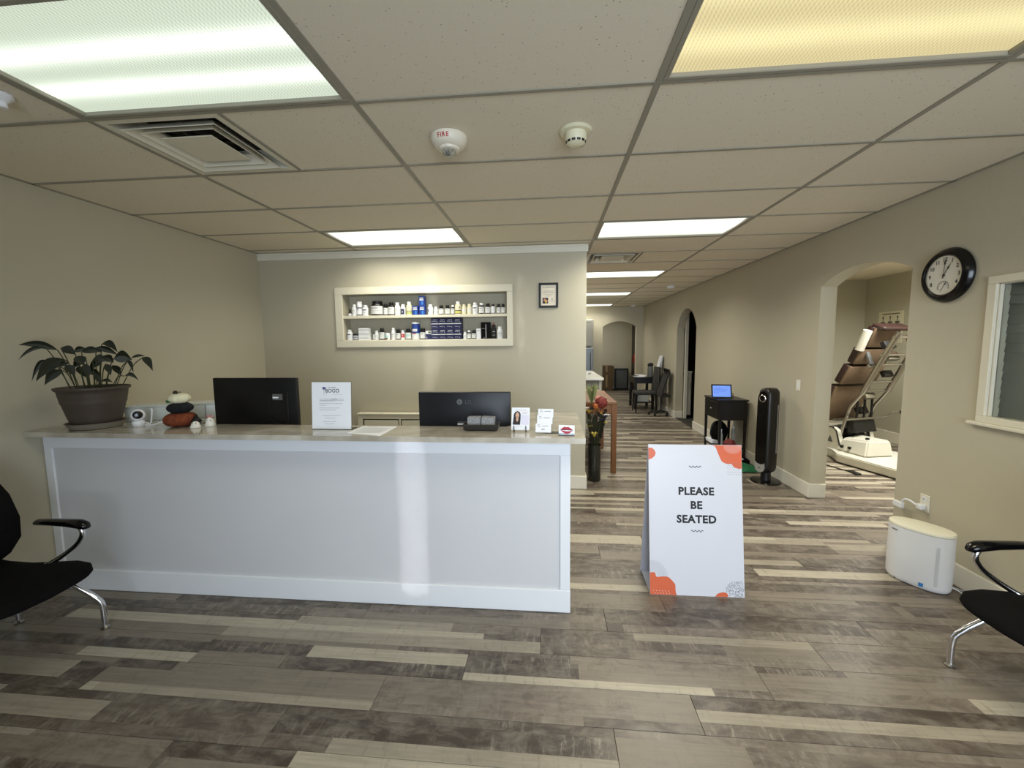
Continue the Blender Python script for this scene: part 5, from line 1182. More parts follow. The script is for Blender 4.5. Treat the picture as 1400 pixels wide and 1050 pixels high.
bm = B(); prism(bm, [(-0.058, 0.225), (-0.035, 0.208), (0, 0.203), (0.035, 0.208), (0.058, 0.225), (0.062, 0.17), (0.048, 0.135), (0.02, 0.117), (-0.02, 0.117), (-0.048, 0.135), (-0.062, 0.17)], 'y', -0.098, -0.088); obj('silver_apron', bm, mat('silver_plastic', (176, 176, 172), 0.3, 0.4), t, True, True)
bm = B(); rectp(bm, -0.014, 0.014, 0.160, 0.168, lambda x, y: (x, -0.099, y)); obj('lettering', bm, INK, t, False, True)
bm = B(); box(bm, 0.080, 0.086, 0.028, 0.040, 0.33, 0.86, bev=0.001); obj('side_strip', bm, mat('grey_strip', (120, 115, 108), 0.35), t, False, True)

# ------------------------------------------------------------------ dark side table with tablet and clutter
t = thing('side_table', 'dark espresso side table with lower shelf along right wall', 'table', (2.33, 5.73, 0))
tx0, tx1, ty0, ty1, tz = 2.155, 2.495, 5.47, 5.98, 0.80
bm = B(); box(bm, tx0-0.012, tx1+0.012, ty0-0.012, ty1+0.012, tz-0.02, tz, bev=0.004); obj('tabletop', bm, DKWOOD, t)
bm = B(); box(bm, tx0+0.004, tx1-0.004, ty0+0.004, ty1-0.004, 0.535, tz-0.02); obj('drawer_case', bm, DKWOOD, t)
bm = B(); box(bm, tx0-0.004, tx0+0.004, ty0+0.03, ty1-0.03, 0.56, 0.76, bev=0.002); d = obj('drawer_front', bm, DKWOOD, t)
bm = B(); bmesh.ops.create_icosphere(bm, subdivisions=2, radius=0.012, matrix=Matrix.Translation((tx0-0.012, (ty0+ty1)/2, 0.66))); obj('knob', bm, STEEL, d, True)
for a in (tx0+0.016, tx1-0.016):
    for b_ in (ty0+0.016, ty1-0.016):
        bm = B(); prism(bm, [(a-0.016, b_-0.016), (a+0.016, b_-0.016), (a+0.016, b_+0.016), (a-0.016, b_+0.016)], 'z', 0.0, tz-0.03)
        for v in bm.verts:
            if v.co.z < 0.1: v.co.x = a+(v.co.x-a)*0.75; v.co.y = b_+(v.co.y-b_)*0.75
        obj('leg', bm, DKWOOD, t)
bm = B(); box(bm, tx0+0.012, tx1-0.012, ty0+0.012, ty1-0.012, 0.15, 0.168, bev=0.002); obj('lower_shelf', bm, DKWOOD, t)
t = thing('tablet', 'black tablet with lit blue screen standing on the dark side table', 'tablet', (2.23, 5.62, tz), math.radians(-8))
S = ((-0.12, -0.02, 0.006), (1, 0, 0), (0, 0.32, 1))
bm = B(); slab(bm, S, 0, 0.245, 0, 0.185, -0.012, 0); obj('case', bm, BLACK, t, False, True)
bm = B(); slab(bm, S, 0.016, 0.229, 0.02, 0.168, 0.0, 0.001); obj('screen', bm, emit('tablet_screen_glow', (104, 140, 222), 0.75), t, False, True)
fn = plane_fn(*S, lift=0.002); bm = B()
for i, w_ in enumerate((0.10, 0.16, 0.14, 0.06)): rectp(bm, 0.03, 0.03+w_, 0.13-i*0.02, 0.135-i*0.02, fn)
obj('screen_text', bm, emit('screen_text_glow', (70, 96, 170), 0.6), t, False, True)
bm = B(); slab(bm, ((-0.06, 0.13, 0.0), (1, 0, 0), (0, -0.55, 1)), 0, 0.12, 0, 0.15, -0.003, 0); obj('kickstand', bm, BLACK, t, False, True)
bm = B(); tube(bm, [(0.12, 0.03, 0.07), (0.15, 0.05, 0.065), (0.155, 0.06, 0.0)], 0.004, 6); obj('cable', bm, BLACK, t, True, True)
sz = 0.1682
def small_bottle(label, x, y, r, h, m):
    t = thing('water_bottle', label, 'bottle', (x, y, sz))
    bm = B(); lathe(bm, [(r*0.9, sz), (r, sz+0.008), (r, sz+h*0.7), (r*0.75, sz+h*0.8), (r*0.45, sz+h*0.86)], (x, y, 0), 18); obj('body', bm, m, t, True)
    bm = B(); lathe(bm, [(r*0.6, sz+h*0.86), (r*0.6, sz+h), (0, sz+h)], (x, y, 0), 14); obj('cap', bm, WHITEP, t, True)
FROST = mat('frosted_bottle', (170, 170, 165), 0.35, var=0.1)
small_bottle('grey-white bottle at front left of the side table lower shelf', 2.205, 5.54, 0.027, 0.24, FROST)
small_bottle('grey-white bottle at rear right of the side table lower shelf', 2.44, 5.72, 0.026, 0.25, FROST)
t = thing('black_backpack', 'black bag slumped on the lower shelf of side table', 'bag', (2.29, 5.80, sz))
bm = B(); bmesh.ops.create_uvsphere(bm, u_segments=20, v_segments=14, radius=1.0, matrix=Matrix.Translation((2.29, 5.81, sz+0.155)) @ Matrix.Diagonal((0.11, 0.12, 0.152, 1)))
for v in bm.verts: v.co += Vector((math.sin(v.co.z*40), math.cos(v.co.x*37), 0))*0.004
obj('body', bm, FABB, t, True, ang=80)
bm = B(); tube(bm, smooth_path([(2.20, 5.80, sz+0.06), (2.175, 5.79, sz+0.16), (2.21, 5.80, sz+0.26), (2.27, 5.80, sz+0.30)], 6), 0.009, 8); obj('strap', bm, BLACK, t, True)
bm = B(); bmesh.ops.create_icosphere(bm, subdivisions=3, radius=1.0, matrix=Matrix.Translation((2.335, 5.57, sz+0.052)) @ Matrix.Diagonal((0.075, 0.05, 0.052, 1)))
for v in bm.verts: v.co += Vector((math.sin(v.co.y*90), math.sin(v.co.x*80), math.sin(v.co.x*70+v.co.y*50)))*0.006
for v in bm.verts: v.co.z = max(v.co.z, sz)
single('red_cloth', bm, REDP, 'crumpled dark red cloth on the side table lower shelf', 'cloth', (2.335, 5.57, sz), smooth=True)
t = thing('paper_stack', 'white booklets lying on the left of the side table shelf', 'papers', (2.21, 5.88, sz))
for k_ in range(3):
    bm = B(); obox(bm, (2.215, 5.84, sz+0.012+k_*0.016), (0.09, 0.20, 0.013), (0, 0, 0.05*k_), 0.001); obj('booklet', bm, PAPER, t)
# green fabric and dark trainers on floor behind the sign
def cloth(name, m, cx, cyy, rx, ry, hh, seed, label, cat):
    rr = random.Random(seed); ph = [rr.uniform(0, 6) for _ in range(6)]; n = 26; bm = B(); g = []
    for i in range(n+1):
        row = []
        for j in range(n+1):
            a, b_ = i/n*2-1, j/n*2-1; e = max(0, 1-(a*a+b_*b_)**1.5*0.8)
            hz = hh*e*(0.55+0.45*math.sin(5*a+ph[0]+2*math.sin(4*b_+ph[1])))*(0.7+0.3*math.sin(9*b_+ph[2]+3*a))
            q = 1/max(1, math.hypot(a, b_)*(0.92+0.1*math.sin(5*math.atan2(b_, a)+ph[3])))
            row.append(bm.verts.new((cx+a*rx*q, cyy+b_*ry*q, 0.004+max(0, hz))))
        g.append(row)
    for i in range(n):
        for j in range(n): bm.faces.new((g[i][j], g[i+1][j], g[i+1][j+1], g[i][j+1]))
    o = single(name, bm, m, label, cat, (cx, cyy, 0), smooth=True)
    sd = o.modifiers.new('thick', 'SOLIDIFY'); sd.thickness = 0.003; sd.offset = 1
cloth('green_fabric', GREENF, 2.30, 5.12, 0.17, 0.13, 0.09, 4, 'crumpled bright green fabric on floor behind the tower fan', 'cloth')
t = thing('dark_bag', 'black shoe bag with white trim on floor by the green fabric', 'bag', (2.36, 5.34, 0))
bm = B(); bmesh.ops.create_uvsphere(bm, u_segments=18, v_segments=10, radius=1.0, matrix=Matrix.Translation((2.36, 5.34, 0.052)) @ Matrix.Diagonal((0.13, 0.085, 0.055, 1)))
for v in bm.verts: v.co.z = max(0.0, v.co.z+0.012*math.sin(v.co.x*40))
obj('body', bm, FABB, t, True, ang=80)
bm = B(); tube(bm, smooth_path([(2.26, 5.30, 0.10), (2.32, 5.28, 0.112), (2.38, 5.27, 0.085)], 5), 0.008, 6); obj('white_trim', bm, WHITEP, t, True)

# ------------------------------------------------------------------ floor vase with dried and silk flowers
vx, vy = 0.492, 4.62
t = thing('floor_vase', 'tall dark marbled cylinder vase on floor at the wall end', 'vase', (vx, vy, 0))
bm = B(); lathe(bm, [(0.066, 0), (0.072, 0.01), (0.070, 0.2), (0.072, 0.40), (0.074, 0.412), (0.068, 0.412), (0.062, 0.39), (0.060, 0.03), (0, 0.03)], (vx, vy, 0), 32); obj('cylinder', bm, DGLASS, t, True)
rnd = random.Random(11)
def flower(name, label, head, builder, m, mstem=STEM):
    t = thing(name, label, 'flower', (vx, vy, 0.04), 0, 'flowers in the floor vase')
    b0 = Vector((vx+rnd.uniform(-0.03, 0.03), vy+rnd.uniform(-0.03, 0.03), 0.04)); h = Vector(head); k1 = Vector((vx+(h.x-vx)*0.35, vy+(h.y-vy)*0.35, 0.42))
    bm = B(); tube(bm, smooth_path([b0, k1, h], 8), 0.004, 6); obj('stem', bm, mstem, t, True)
    for nm, mm, f in builder: 
        bm = B(); f(bm, h); obj(nm, bm, mm, t, True, ang=60)
def ball(r, sq=1.0, ruf=0.0):
    def f(bm, h):
        bmesh.ops.create_icosphere(bm, subdivisions=3, radius=r, matrix=Matrix.Translation(h) @ Matrix.Diagonal((1, 1, sq, 1)))
        for v in bm.verts:
            d = v.co-h; v.co = h+d*(1+ruf*math.sin(d.x*150)*math.sin(d.z*170+d.y*120))
    return f
def petals(n, ln, wd, tilt, a0=0):
    def f(bm, h):
        for i in range(n):
            a = a0+2*PI*i/n; d = Vector((math.cos(a), math.sin(a), tilt)).normalized(); leaf(bm, h, h+d*ln, wd, 0.006, Vector((0, 0, 1)))
    return f
def blades(n, ln, spread):
    def f(bm, h):
        r = random.Random(5)
        for i in range(n):
            a = r.uniform(0, 2*PI); s = r.uniform(0.1, spread); d = Vector((math.cos(a)*s, math.sin(a)*s, 1)).normalized(); leaf(bm, h, h+d*ln*r.uniform(0.7, 1.05), 0.016, 0.0, Vector((math.sin(a), -math.cos(a), 0.1)).normalized())
    return f
flower('silk_flower', 'big round dusky red silk bloom on the right of the vase', (0.562, 4.60, 0.885), [('bloom', REDP, ball(0.062, 1.05, 0.22))], REDP, DLEAF)
flower('silk_flower', 'pale pink bloom behind the big red one', (0.530, 4.655, 0.915), [('bloom', PINKP, ball(0.042, 0.9, 0.12))], PINKP, DLEAF)
flower('dried_grass', 'pale green feathery grass bunch rising highest from the vase', (0.462, 4.66, 0.86), [('blades', GRASSM, blades(110, 0.24, 0.36)), ('tip', GREENB, lambda bm, h: petals(5, 0.05, 0.02, 1.4)(bm, h+Vector((0.03, 0, 0.16))))], GRASSM)
flower('silk_flower', 'yellow orchid-like bloom at left edge of the vase bunch', (0.425, 4.58, 0.775), [('petals', YELP, petals(5, 0.055, 0.04, 0.5)), ('centre', ORAP, ball(0.012))], YELP)
flower('silk_flower', 'small white bloom with yellow at far left of bunch', (0.402, 4.62, 0.80), [('petals', WHIP, petals(5, 0.045, 0.035, 0.6, 0.4)), ('centre', YELP, ball(0.010))], WHIP)
flower('silk_flower', 'orange petalled bloom below the big red bloom', (0.555, 4.575, 0.775), [('petals', ORAP, petals(7, 0.05, 0.03, 0.4)), ('centre', YELP, ball(0.012))], ORAP)
flower('silk_flower', 'lavender and white bloom at right of the bunch', (0.612, 4.60, 0.735), [('petals', WHIP, petals(6, 0.05, 0.03, 0.3)), ('centre', BLUP, ball(0.016))], WHIP)
flower('silk_flower', 'dark indigo bloom low in the middle of bunch', (0.558, 4.57, 0.685), [('petals', BLUP, petals(8, 0.05, 0.035, 0.5))], BLUP)
flower('silk_flower', 'small yellow bloom low at the right of bunch', (0.600, 4.59, 0.655), [('petals', YELP, petals(6, 0.035, 0.026, 0.3))], YELP)
flower('silk_flower', 'bright yellow lily standing just above the vase rim', (0.482, 4.555, 0.505), [('petals', YELP, petals(6, 0.075, 0.026, 1.2)), ('sepals', GRASSM, petals(4, 0.055, 0.018, 2.0, 0.3))], YELP)
flower('silk_flower', 'second yellow bloom low behind the vase rim at left', (0.43, 4.60, 0.60), [('petals', YELP, petals(5, 0.05, 0.03, 0.9))], YELP)
flower('silk_flower', 'rust coloured bloom between the grass and the red bloom', (0.50, 4.585, 0.845), [('bloom', ORAP, ball(0.034, 0.9, 0.2)), ('petals', REDP, petals(7, 0.055, 0.035, 0.1))], ORAP)
for i, (dx, dz, lb) in enumerate(((-0.04, 0.62, 'dark twiggy branch leaning left in the vase'), (0.07, 0.60, 'dark leafy branch leaning right in the vase'), (0.02, 0.72, 'dark leafy branch standing upright in the vase'), (0.10, 0.80, 'tallest dark leafy branch leaning right in the vase'), (-0.06, 0.84, 'tall dark leafy branch at the wall side of vase'))):
    t = thing('leafy_branch', lb, 'branch', (vx, vy, 0.04), 0, 'flowers in the floor vase')
    pts = smooth_path([(vx, vy, 0.05), (vx+dx*0.4, vy, 0.42), (vx+dx, vy-0.02, dz)], 8)
    bm = B(); tube(bm, pts, 0.005, 6); obj('stem', bm, DLEAF, t, True)
    for k_ in range(8):
        p = pts[8+k_]; a = k_*2.1+i; bm = B(); leaf(bm, p, p+Vector((math.cos(a)*0.07, math.sin(a)*0.05, 0.07)), 0.045, 0.008, Vector((0, -1, 0.3)).normalized()); obj('leaf', bm, DLEAF, t, True)

# ------------------------------------------------------------------ tables, island, kitchen in the hall
def plank_table(label, x0, x1, y0, y1, h, lw, m, top=None):
    t = thing('wood_table', label, 'table', ((x0+x1)/2, (y0+y1)/2, 0))
    n = 5; wv = (y1-y0)/n
    for i in range(n):
        bm = B(); box(bm, x0, x1, y0+i*wv+0.001, y0+(i+1)*wv-0.001, h-0.028, h, bev=0.002); obj('top_board', bm, top or m, t)
    bm = B()
    for q in ((x0+0.01, x1-0.008, y0+0.010, y0+0.032), (x0+0.01, x1-0.008, y1-0.032, y1-0.01), (x0+0.01, x0+0.03, y0+0.03, y1-0.03), (x1-0.03, x1-0.008, y0+0.03, y1-0.03)): box(bm, *q, h-0.135, h-0.029, bev=0.002)
    obj('apron', bm, m, t)
    for a in (x0+0.004, x1-lw-0.002):
        for b_ in (y0+0.004, y1-lw-0.004):
            bm = B(); box(bm, a, a+lw, b_, b_+lw, 0, h-0.028, bev=0.003); obj('leg', bm, m, t)
plank_table('reddish wooden high table behind the flower vase', -0.55, 0.775, 4.87, 6.10, 0.85, 0.058, WOOD)
plank_table('lower pale-topped wooden table behind the reddish one', -0.45, 0.80, 6.22, 7.05, 0.765, 0.06, WOOD, mat('pale_pine_top', (190, 160, 130), 0.4, var=0.1, stretch=(1, 8, 1)))
t = thing('kitchen_island', 'grey island with thick white quartz top in the hall', 'kitchen island', (0.2, 8.45, 0))
bm = B(); box(bm, -0.8, 0.90, 7.50, 9.42, 0, 0.88); obj('body', bm, mat('island_grey_paint', (128, 126, 116), 0.5), t)
bm = B(); box(bm, -0.85, 0.945, 7.45, 9.48, 0.88, 0.925, bev=0.004); obj('countertop', bm, QUARTZW, t)
bm = B(); box(bm, -0.8, 0.902, 7.494, 7.50, 0.0, 0.09, bev=0.002); box(bm, 0.87, 0.906, 7.494, 7.50, 0.09, 0.88, bev=0.002); obj('end_trim', bm, CABG, t)
bm = B(); tube(bm, smooth_path([(0.76, 8.3, 0.925), (0.76, 8.3, 0.938), (0.80, 8.32, 0.945)], 4), 0.012, 8); single('sink_stopper', bm, STEEL, 'small metal stopper lying on the white island top', 'stopper', (0.76, 8.3, 0.925), smooth=True)
t = thing('kitchen_cabinet', 'tall pale wall cabinet on the far wall left of the arch', 'cabinet', (0.7, 11.5, 1.45))
bm = B(); box(bm, 0.2, 1.135, 11.20, YF-0.001, 1.46, 2.17, bev=0.003); obj('body', bm, CABG, t)
for a, b_ in ((0.215, 0.66), (0.675, 1.12)):
    bm = B(); box(bm, a, b_, 11.182, 11.199, 1.475, 2.155, bev=0.003); d = obj('door', bm, CABG, t)
    bm = B()
    for q in ((a+0.01, a+0.06, 1.485, 2.145), (b_-0.06, b_-0.01, 1.485, 2.145), (a+0.06, b_-0.06, 1.485, 1.535), (a+0.06, b_-0.06, 2.095, 2.145)): box(bm, q[0], q[1], 11.176, 11.183, q[2], q[3], bev=0.001)
    obj('door_frame', bm, CABG, d)
t = thing('refrigerator', 'grey metal refrigerator under the tall pale cabinet', 'refrigerator', (0.7, 11.45, 0))
bm = B(); box(bm, 0.22, 1.13, 11.16, YF-0.02, 0.03, 1.42, bev=0.006); obj('body', bm, GREYM, t)
bm = B(); box(bm, 0.225, 1.125, 11.13, 11.158, 0.5, 1.415, bev=0.006); d = obj('door', bm, mat('fridge_door_grey', (120, 124, 126), 0.35, 0.5), t)
bm = B(); tube(bm, [(1.06, 11.10, 0.6), (1.06, 11.10, 1.3)], 0.010, 8); obj('handle', bm, STEEL, d, True)
bm = B(); box(bm, 0.225, 1.125, 11.13, 11.158, 0.04, 0.49, bev=0.006); obj('drawer', bm, GREYM, t)

# far desk, chairs
t = thing('writing_desk', 'dark wooden desk at far end of hall by right wall', 'desk', (2.15, 10.1, 0))
bm = B(); box(bm, 1.93, 2.42, 9.78, 10.48, 0.72, 0.745, bev=0.003); obj('desktop', bm, DKWOOD, t)
bm = B(); box(bm, 1.95, 2.40, 9.80, 10.46, 0.60, 0.72); obj('drawer_case', bm, DKWOOD, t)
for a in (1.95, 2.34):
    for b_ in (9.80, 10.40):
        bm = B(); box(bm, a, a+0.055, b_, b_+0.055, 0, 0.6); obj('leg', bm, DKWOOD, t)
bm = B(); box(bm, 1.96, 2.39, 9.82, 10.44, 0.14, 0.16); obj('lower_shelf', bm, DKWOOD, t)
bm = B(); box(bm, 2.04, 2.30, 9.9, 10.2, 0.162, 0.42, bev=0.004); single('file_box', bm, CABG, 'pale file box on the lower shelf of far desk', 'box', (2.17, 10.05, 0.162))
t = thing('desk_papers', 'scattered white papers on the far desk', 'papers', (2.14, 10.0, 0.745))
for i, (a, b_, r) in enumerate(((2.08, 9.95, 0.3), (2.18, 10.05, -0.2), (2.14, 10.2, 0.1))):
    bm = B(); obox(bm, (a, b_, 0.751+i*0.009), (0.18, 0.22, 0.008), (0, 0, r)); obj('sheet', bm, PAPER, t)
t = thing('black_thermos', 'dark lidded canister standing on right of far desk', 'canister', (2.33, 9.95, 0.745))
bm = B(); lathe(bm, [(0.06, 0.745), (0.062, 0.76), (0.062, 0.98), (0.05, 1.0)], (2.33, 9.95, 0), 20); obj('body', bm, GREYM, t, True)
bm = B(); lathe(bm, [(0.064, 1.0), (0.066, 1.04), (0.045, 1.07), (0, 1.075)], (2.33, 9.95, 0), 20); obj('lid', bm, BLACK, t, True)
t = thing('document_stand', 'white tilted document holder on far desk against wall', 'document stand', (2.49, 9.9, 0.0))
bm = B(); obox(bm, (2.455, 9.75, 1.0), (0.012, 0.22, 0.5), (0, 0.25, 0)); obj('white_board', bm, PAPER, t)
bm = B(); obox(bm, (2.485, 9.68, 1.0), (0.010, 0.22, 0.46), (0, 0.12, 0)); obj('pale_board', bm, LGREY, t)
bm = B(); box(bm, 2.44, 2.52, 9.66, 9.80, 0, 0.78); obj('stand', bm, GREYM, t)
t = thing('dining_chair', 'charcoal upholstered chair facing left before the far desk', 'chair', (2.08, 9.45, 0))
bm = B(); box(bm, 1.86, 2.32, 9.22, 9.66, 0.40, 0.47, bev=0.02, seg=3); obj('seat', bm, UPH, t, True)
bm = B(); obox(bm, (2.34, 9.44, 0.73), (0.055, 0.43, 0.56), (0, 0.10, 0), 0.02, 3); obj('backrest', bm, UPH, t, True)
for a, b_ in ((1.89, 9.25), (1.89, 9.60), (2.29, 9.25), (2.29, 9.60)):
    bm = B(); tube(bm, [(a, b_, 0.40), (a+(-0.015 if a < 2 else 0.02), b_, 0.0)], [0.020, 0.013], 8); obj('leg', bm, DKWOOD, t, True)
t = thing('office_chair', 'grey office chair with five-star wheeled base turned to the wall', 'chair', (2.30, 8.98, 0))
ox, oy = 2.30, 8.98
bm = B()
for i in range(5):
    a = 2*PI*i/5+0.3; tube(bm, [(ox, oy, 0.10), (ox+0.20*math.cos(a), oy+0.20*math.sin(a), 0.065)], [0.016, 0.011], 8)
obj('star_base', bm, BLACK, t, True)
for i in range(5):
    a = 2*PI*i/5+0.3; bm = B(); lathe(bm, [(0.024, -0.010), (0.028, -0.006), (0.028, 0.006), (0.024, 0.010)], (ox+0.20*math.cos(a), oy+0.20*math.sin(a), 0.029), 14, Matrix.Rotation(PI/2, 4, 'X')); obj('wheel', bm, BLACK, t, True)
bm = B(); tube(bm, [(ox, oy, 0.09), (ox, oy, 0.42)], 0.018, 10); obj('gas_column', bm, STEEL, t, True)
bm = B(); tube(bm, [(ox-0.03, oy-0.02, 0.1), (ox-0.03, oy-0.02, 0.99)], 0.010, 8); obj('upright_pole', bm, STEEL, t, True)
bm = B(); secs = []
for x, zz in ((0.02, 0.44), (0.04, 0.55), (0.10, 0.78), (0.155, 0.90), (0.14, 0.97), (0.06, 1.0)): secs.append([bm.verts.new((ox+x+dx, oy+dy, zz+dz)) for dx, dy, dz in ((-0.02, -0.17, 0), (-0.02, 0.17, 0), (0.02, 0.17, 0.01), (0.02, -0.17, 0.01))])
for a, b_ in zip(secs[:-1], secs[1:]):
    for i in range(4): bm.faces.new((a[i], a[(i+1) % 4], b_[(i+1) % 4], b_[i]))
bm.faces.new(secs[0]); bm.faces.new(secs[-1]); obj('backrest', bm, UPH, t, True, ang=50)
bm = B(); box(bm, ox-0.02, ox+0.20, oy-0.16, oy+0.17, 0.40, 0.455, bev=0.02, seg=2); obj('seat', bm, UPH, t, True)

# back room beyond the far arch
t = thing('cardboard_box', 'brown cardboard boxes stood beyond far arch at left, lower one', 'box', (1.9, 13.9, 0))
bm = B(); box(bm, 1.62, 2.05, 13.75, 14.18, 0, 0.50, bev=0.003); obj('carton_body', bm, CARD, t); bm = B(); box(bm, 1.81, 1.86, 13.747, 14.18, 0.1, 0.502); obj('packing_tape', bm, mat('tan_tape', (150, 124, 84), 0.4), t)
t['label'] = 'lower brown cardboard box beyond the far arch'
t = thing('cardboard_box', 'upper brown cardboard box beyond the far arch', 'box', (1.9, 13.9, 0.502))
bm = B(); box(bm, 1.60, 2.07, 13.75, 14.18, 0.503, 0.80, bev=0.003); obj('carton_body', bm, CARD, t); bm = B(); box(bm, 1.80, 1.86, 13.747, 14.18, 0.6, 0.803); obj('packing_tape', bm, mat('tan_tape2', (140, 116, 80), 0.4), t)
t = thing('air_grille', 'black-framed grey screen panel standing beyond the far arch', 'grille', (2.36, 14.1, 0))
bm = B()
for q in ((2.14, 2.185, 0.0, 0.70), (2.545, 2.585, 0.0, 0.70), (2.185, 2.545, 0.66, 0.70), (2.185, 2.545, 0.0, 0.04)): box(bm, q[0], q[1], 14.05, 14.12, q[2], q[3], bev=0.003)
obj('frame', bm, BLACK, t)
bm = B(); box(bm, 2.185, 2.545, 14.08, 14.10, 0.04, 0.66); obj('mesh_panel', bm, GREYM, t)
bm = B(); box(bm, 2.62, 2.66, 12.95, 13.75, 0.0, 2.12, bev=0.003); d = struct('door_1', bm, DOORD)
bm = B(); bmesh.ops.create_icosphere(bm, subdivisions=2, radius=0.028, matrix=Matrix.Translation((2.59, 13.02, 1.0))); obj('door_knob', bm, STEEL, d, True)
t = thing('fire_extinguisher', 'red fire extinguisher hung right inside the far arch', 'fire extinguisher', (2.50, 12.85, 0.9))
bm = B(); lathe(bm, [(0.05, 0.92), (0.06, 0.94), (0.06, 1.14), (0.04, 1.19), (0.018, 1.20)], (2.56, 12.90, 0), 20); obj('tank', bm, FIRER, t, True)
bm = B(); box(bm, 2.54, 2.58, 12.87, 12.93, 1.20, 1.23, bev=0.004); tube(bm, smooth_path([(2.54, 12.90, 1.21), (2.49, 12.88, 1.17), (2.495, 12.88, 1.02)], 5), 0.007, 6); obj('valve', bm, BLACK, t, True)
bm = B(); box(bm, 2.60, 2.622, 12.84, 12.96, 1.0, 1.12, bev=0.002); obj('wall_bracket', bm, STEEL, t)
# second doorway room: white door leaf and white cabinet
bm = B(); box(bm, XR+0.147, XR+0.205, 8.60, 8.64, 0.0, 2.12, bev=0.003); d = struct('door_2', bm, TRIM)
t = thing('white_cabinet', 'low white cabinet inside the dark second doorway', 'cabinet', (3.0, 8.8, 0))
bm = B(); box(bm, 2.715, 2.85, 8.67, 9.30, 0.06, 0.93, bev=0.004); obj('body', bm, CABG, t)
bm = B(); box(bm, 2.705, 2.86, 8.66, 9.32, 0.93, 0.955, bev=0.003); obj('top', bm, TRIM, t)
bm = B(); box(bm, 2.725, 2.84, 8.660, 8.669, 0.08, 0.92, bev=0.002); d = obj('door', bm, CABG, t)
bm = B(); tube(bm, [(2.82, 8.650, 0.6), (2.82, 8.650, 0.72)], 0.006, 6); obj('handle', bm, STEEL, d, True)

# ------------------------------------------------------------------ treatment table in the side room
th = math.radians(18); O = Vector((4.03, 5.86, 0))
t = thing('treatment_table', 'tilted upright treatment table with chrome rails, tan pads and white base', 'treatment table', O, th-0.0)
# local axes: x = across, -y = towards the hall end of the table
def LP(u, l, zz): return (u, -l, zz)
PROF = [(0.0, 0.30), (0.012, 0.36), (0.09, 0.655), (0.11, 0.70), (0.235, 0.875), (0.25, 0.905), (0.43, 1.30), (0.567, 1.57), (0.60, 1.62)]
for u in (-0.2, 0.2):
    bm = B(); tube(bm, [LP(u, l, zz) for l, zz in PROF[:5]], 0.020, 12); obj('lower_rail', bm, STEEL, t, True, True)
    bm = B(); tube(bm, [LP(u, l, zz) for l, zz in PROF[4:]], 0.031, 14); obj('upper_rail', bm, STEEL, t, True, True)
    bm = B(); tube(bm, [LP(u+0.035, 0.24, 0.88), LP(u+0.035, 0.46, 1.36)], 0.012, 10); obj('gas_strut', bm, STEEL, t, True, True)
def pad(l0, z0_, l1, z1_, hw, th_, off=-0.03, u0=0.0, top=BURG):
    d = Vector((0, -(l1-l0), z1_-z0_)); ln = d.length; d.normalize(); nrm = Vector((0, d.z, -d.y)) # normal away (+y)
    if nrm.y < 0: nrm = -nrm
    c = Vector(((u0, -(l0+l1)/2, (z0_+z1_)/2)))+nrm*(th_/2+off); rx = math.atan2(d.y, d.z)
    bm = B(); obox(bm, c, (2*hw, th_*0.45, ln-0.01), (-rx, 0, 0), 0.006, 2); o = obj('pad_board', bm, TAN, t, True, True)
    bm = B(); obox(bm, c+nrm*th_*0.85, (2*hw+0.02, th_*1.4, ln), (-rx, 0, 0), 0.022, 3); obj('cushion', bm, top, o, True, True)
pad(-0.155, 0.44, 0.01, 0.93, 0.285, 0.06, 0.02)
pad(0.035, 0.96, 0.155, 1.20, 0.285, 0.06, 0.0)
pad(0.17, 1.225, 0.255, 1.42, 0.26, 0.06, 0.0)
pad(0.27, 1.44, 0.37, 1.68, 0.20, 0.06, 0.0)
bm = B(); tube(bm, [LP(-0.265, 0.21, 1.42), LP(-0.265, 0.30, 1.66)], 0.048, 18); obj('paper_roll', bm, OFFW, t, True, True)
bm = B(); obox(bm, (0.02, -0.36, 1.70), (0.44, 0.16, 0.05), (0.4, 0, 0), 0.02, 3); obj('headrest', bm, BURG, t, True, True)
bm = B(); obox(bm, (0.36, -0.42, 1.48), (0.16, 0.10, 0.28), (-0.4, 0, 0), 0.015, 2); obj('arm_pad', bm, mat('rust_vinyl', (120, 62, 36), 0.5, var=0.1), t, True, True)
bm = B(); obox(bm, (0, -0.10, 0.42), (0.36, 0.10, 0.16), (-0.3, 0, 0), 0.01); obox(bm, (0.0, 0.10, 0.33), (0.38, 0.22, 0.10), (0, 0, 0), 0.01); obj('dark_chassis', bm, BLACK, t, False, True)
for l, zz, wv in ((0.15, 0.53, 0.34), (-0.02, 0.50, 0.30), (0.24, 0.90, 0.22), (0.46, 1.36, 0.26), (0.30, 1.02, 0.22), (0.40, 1.24, 0.22), (0.57, 1.57, 0.24)):
    bm = B(); tube(bm, [LP(-wv, l, zz), LP(wv, l, zz)], 0.016, 10); obj('cross_bar', bm, STEEL, t, True, True)
bm = B(); tube(bm, smooth_path([LP(0.05, 0.12, 0.52), LP(0.30, 0.16, 0.54), LP(0.36, 0.20, 0.60), LP(0.44, 0.24, 0.61)], 5), 0.012, 8); o = obj('crank_handle', bm, STEEL, t, True, True)
bm = B(); tube(bm, [LP(0.43, 0.24, 0.61), LP(0.48, 0.26, 0.61)], 0.018, 8); obj('grip', bm, BLACK, o, True, True)
for u in (-0.12, 0.0, 0.12):
    bm = B(); tube(bm, smooth_path([LP(u, 0.02, 0.30), LP(u, 0.12, 0.52), LP(u+0.03, 0.10, 0.80)], 4), 0.014, 8); obj('mechanism_arm', bm, BLACK, t, True, True)
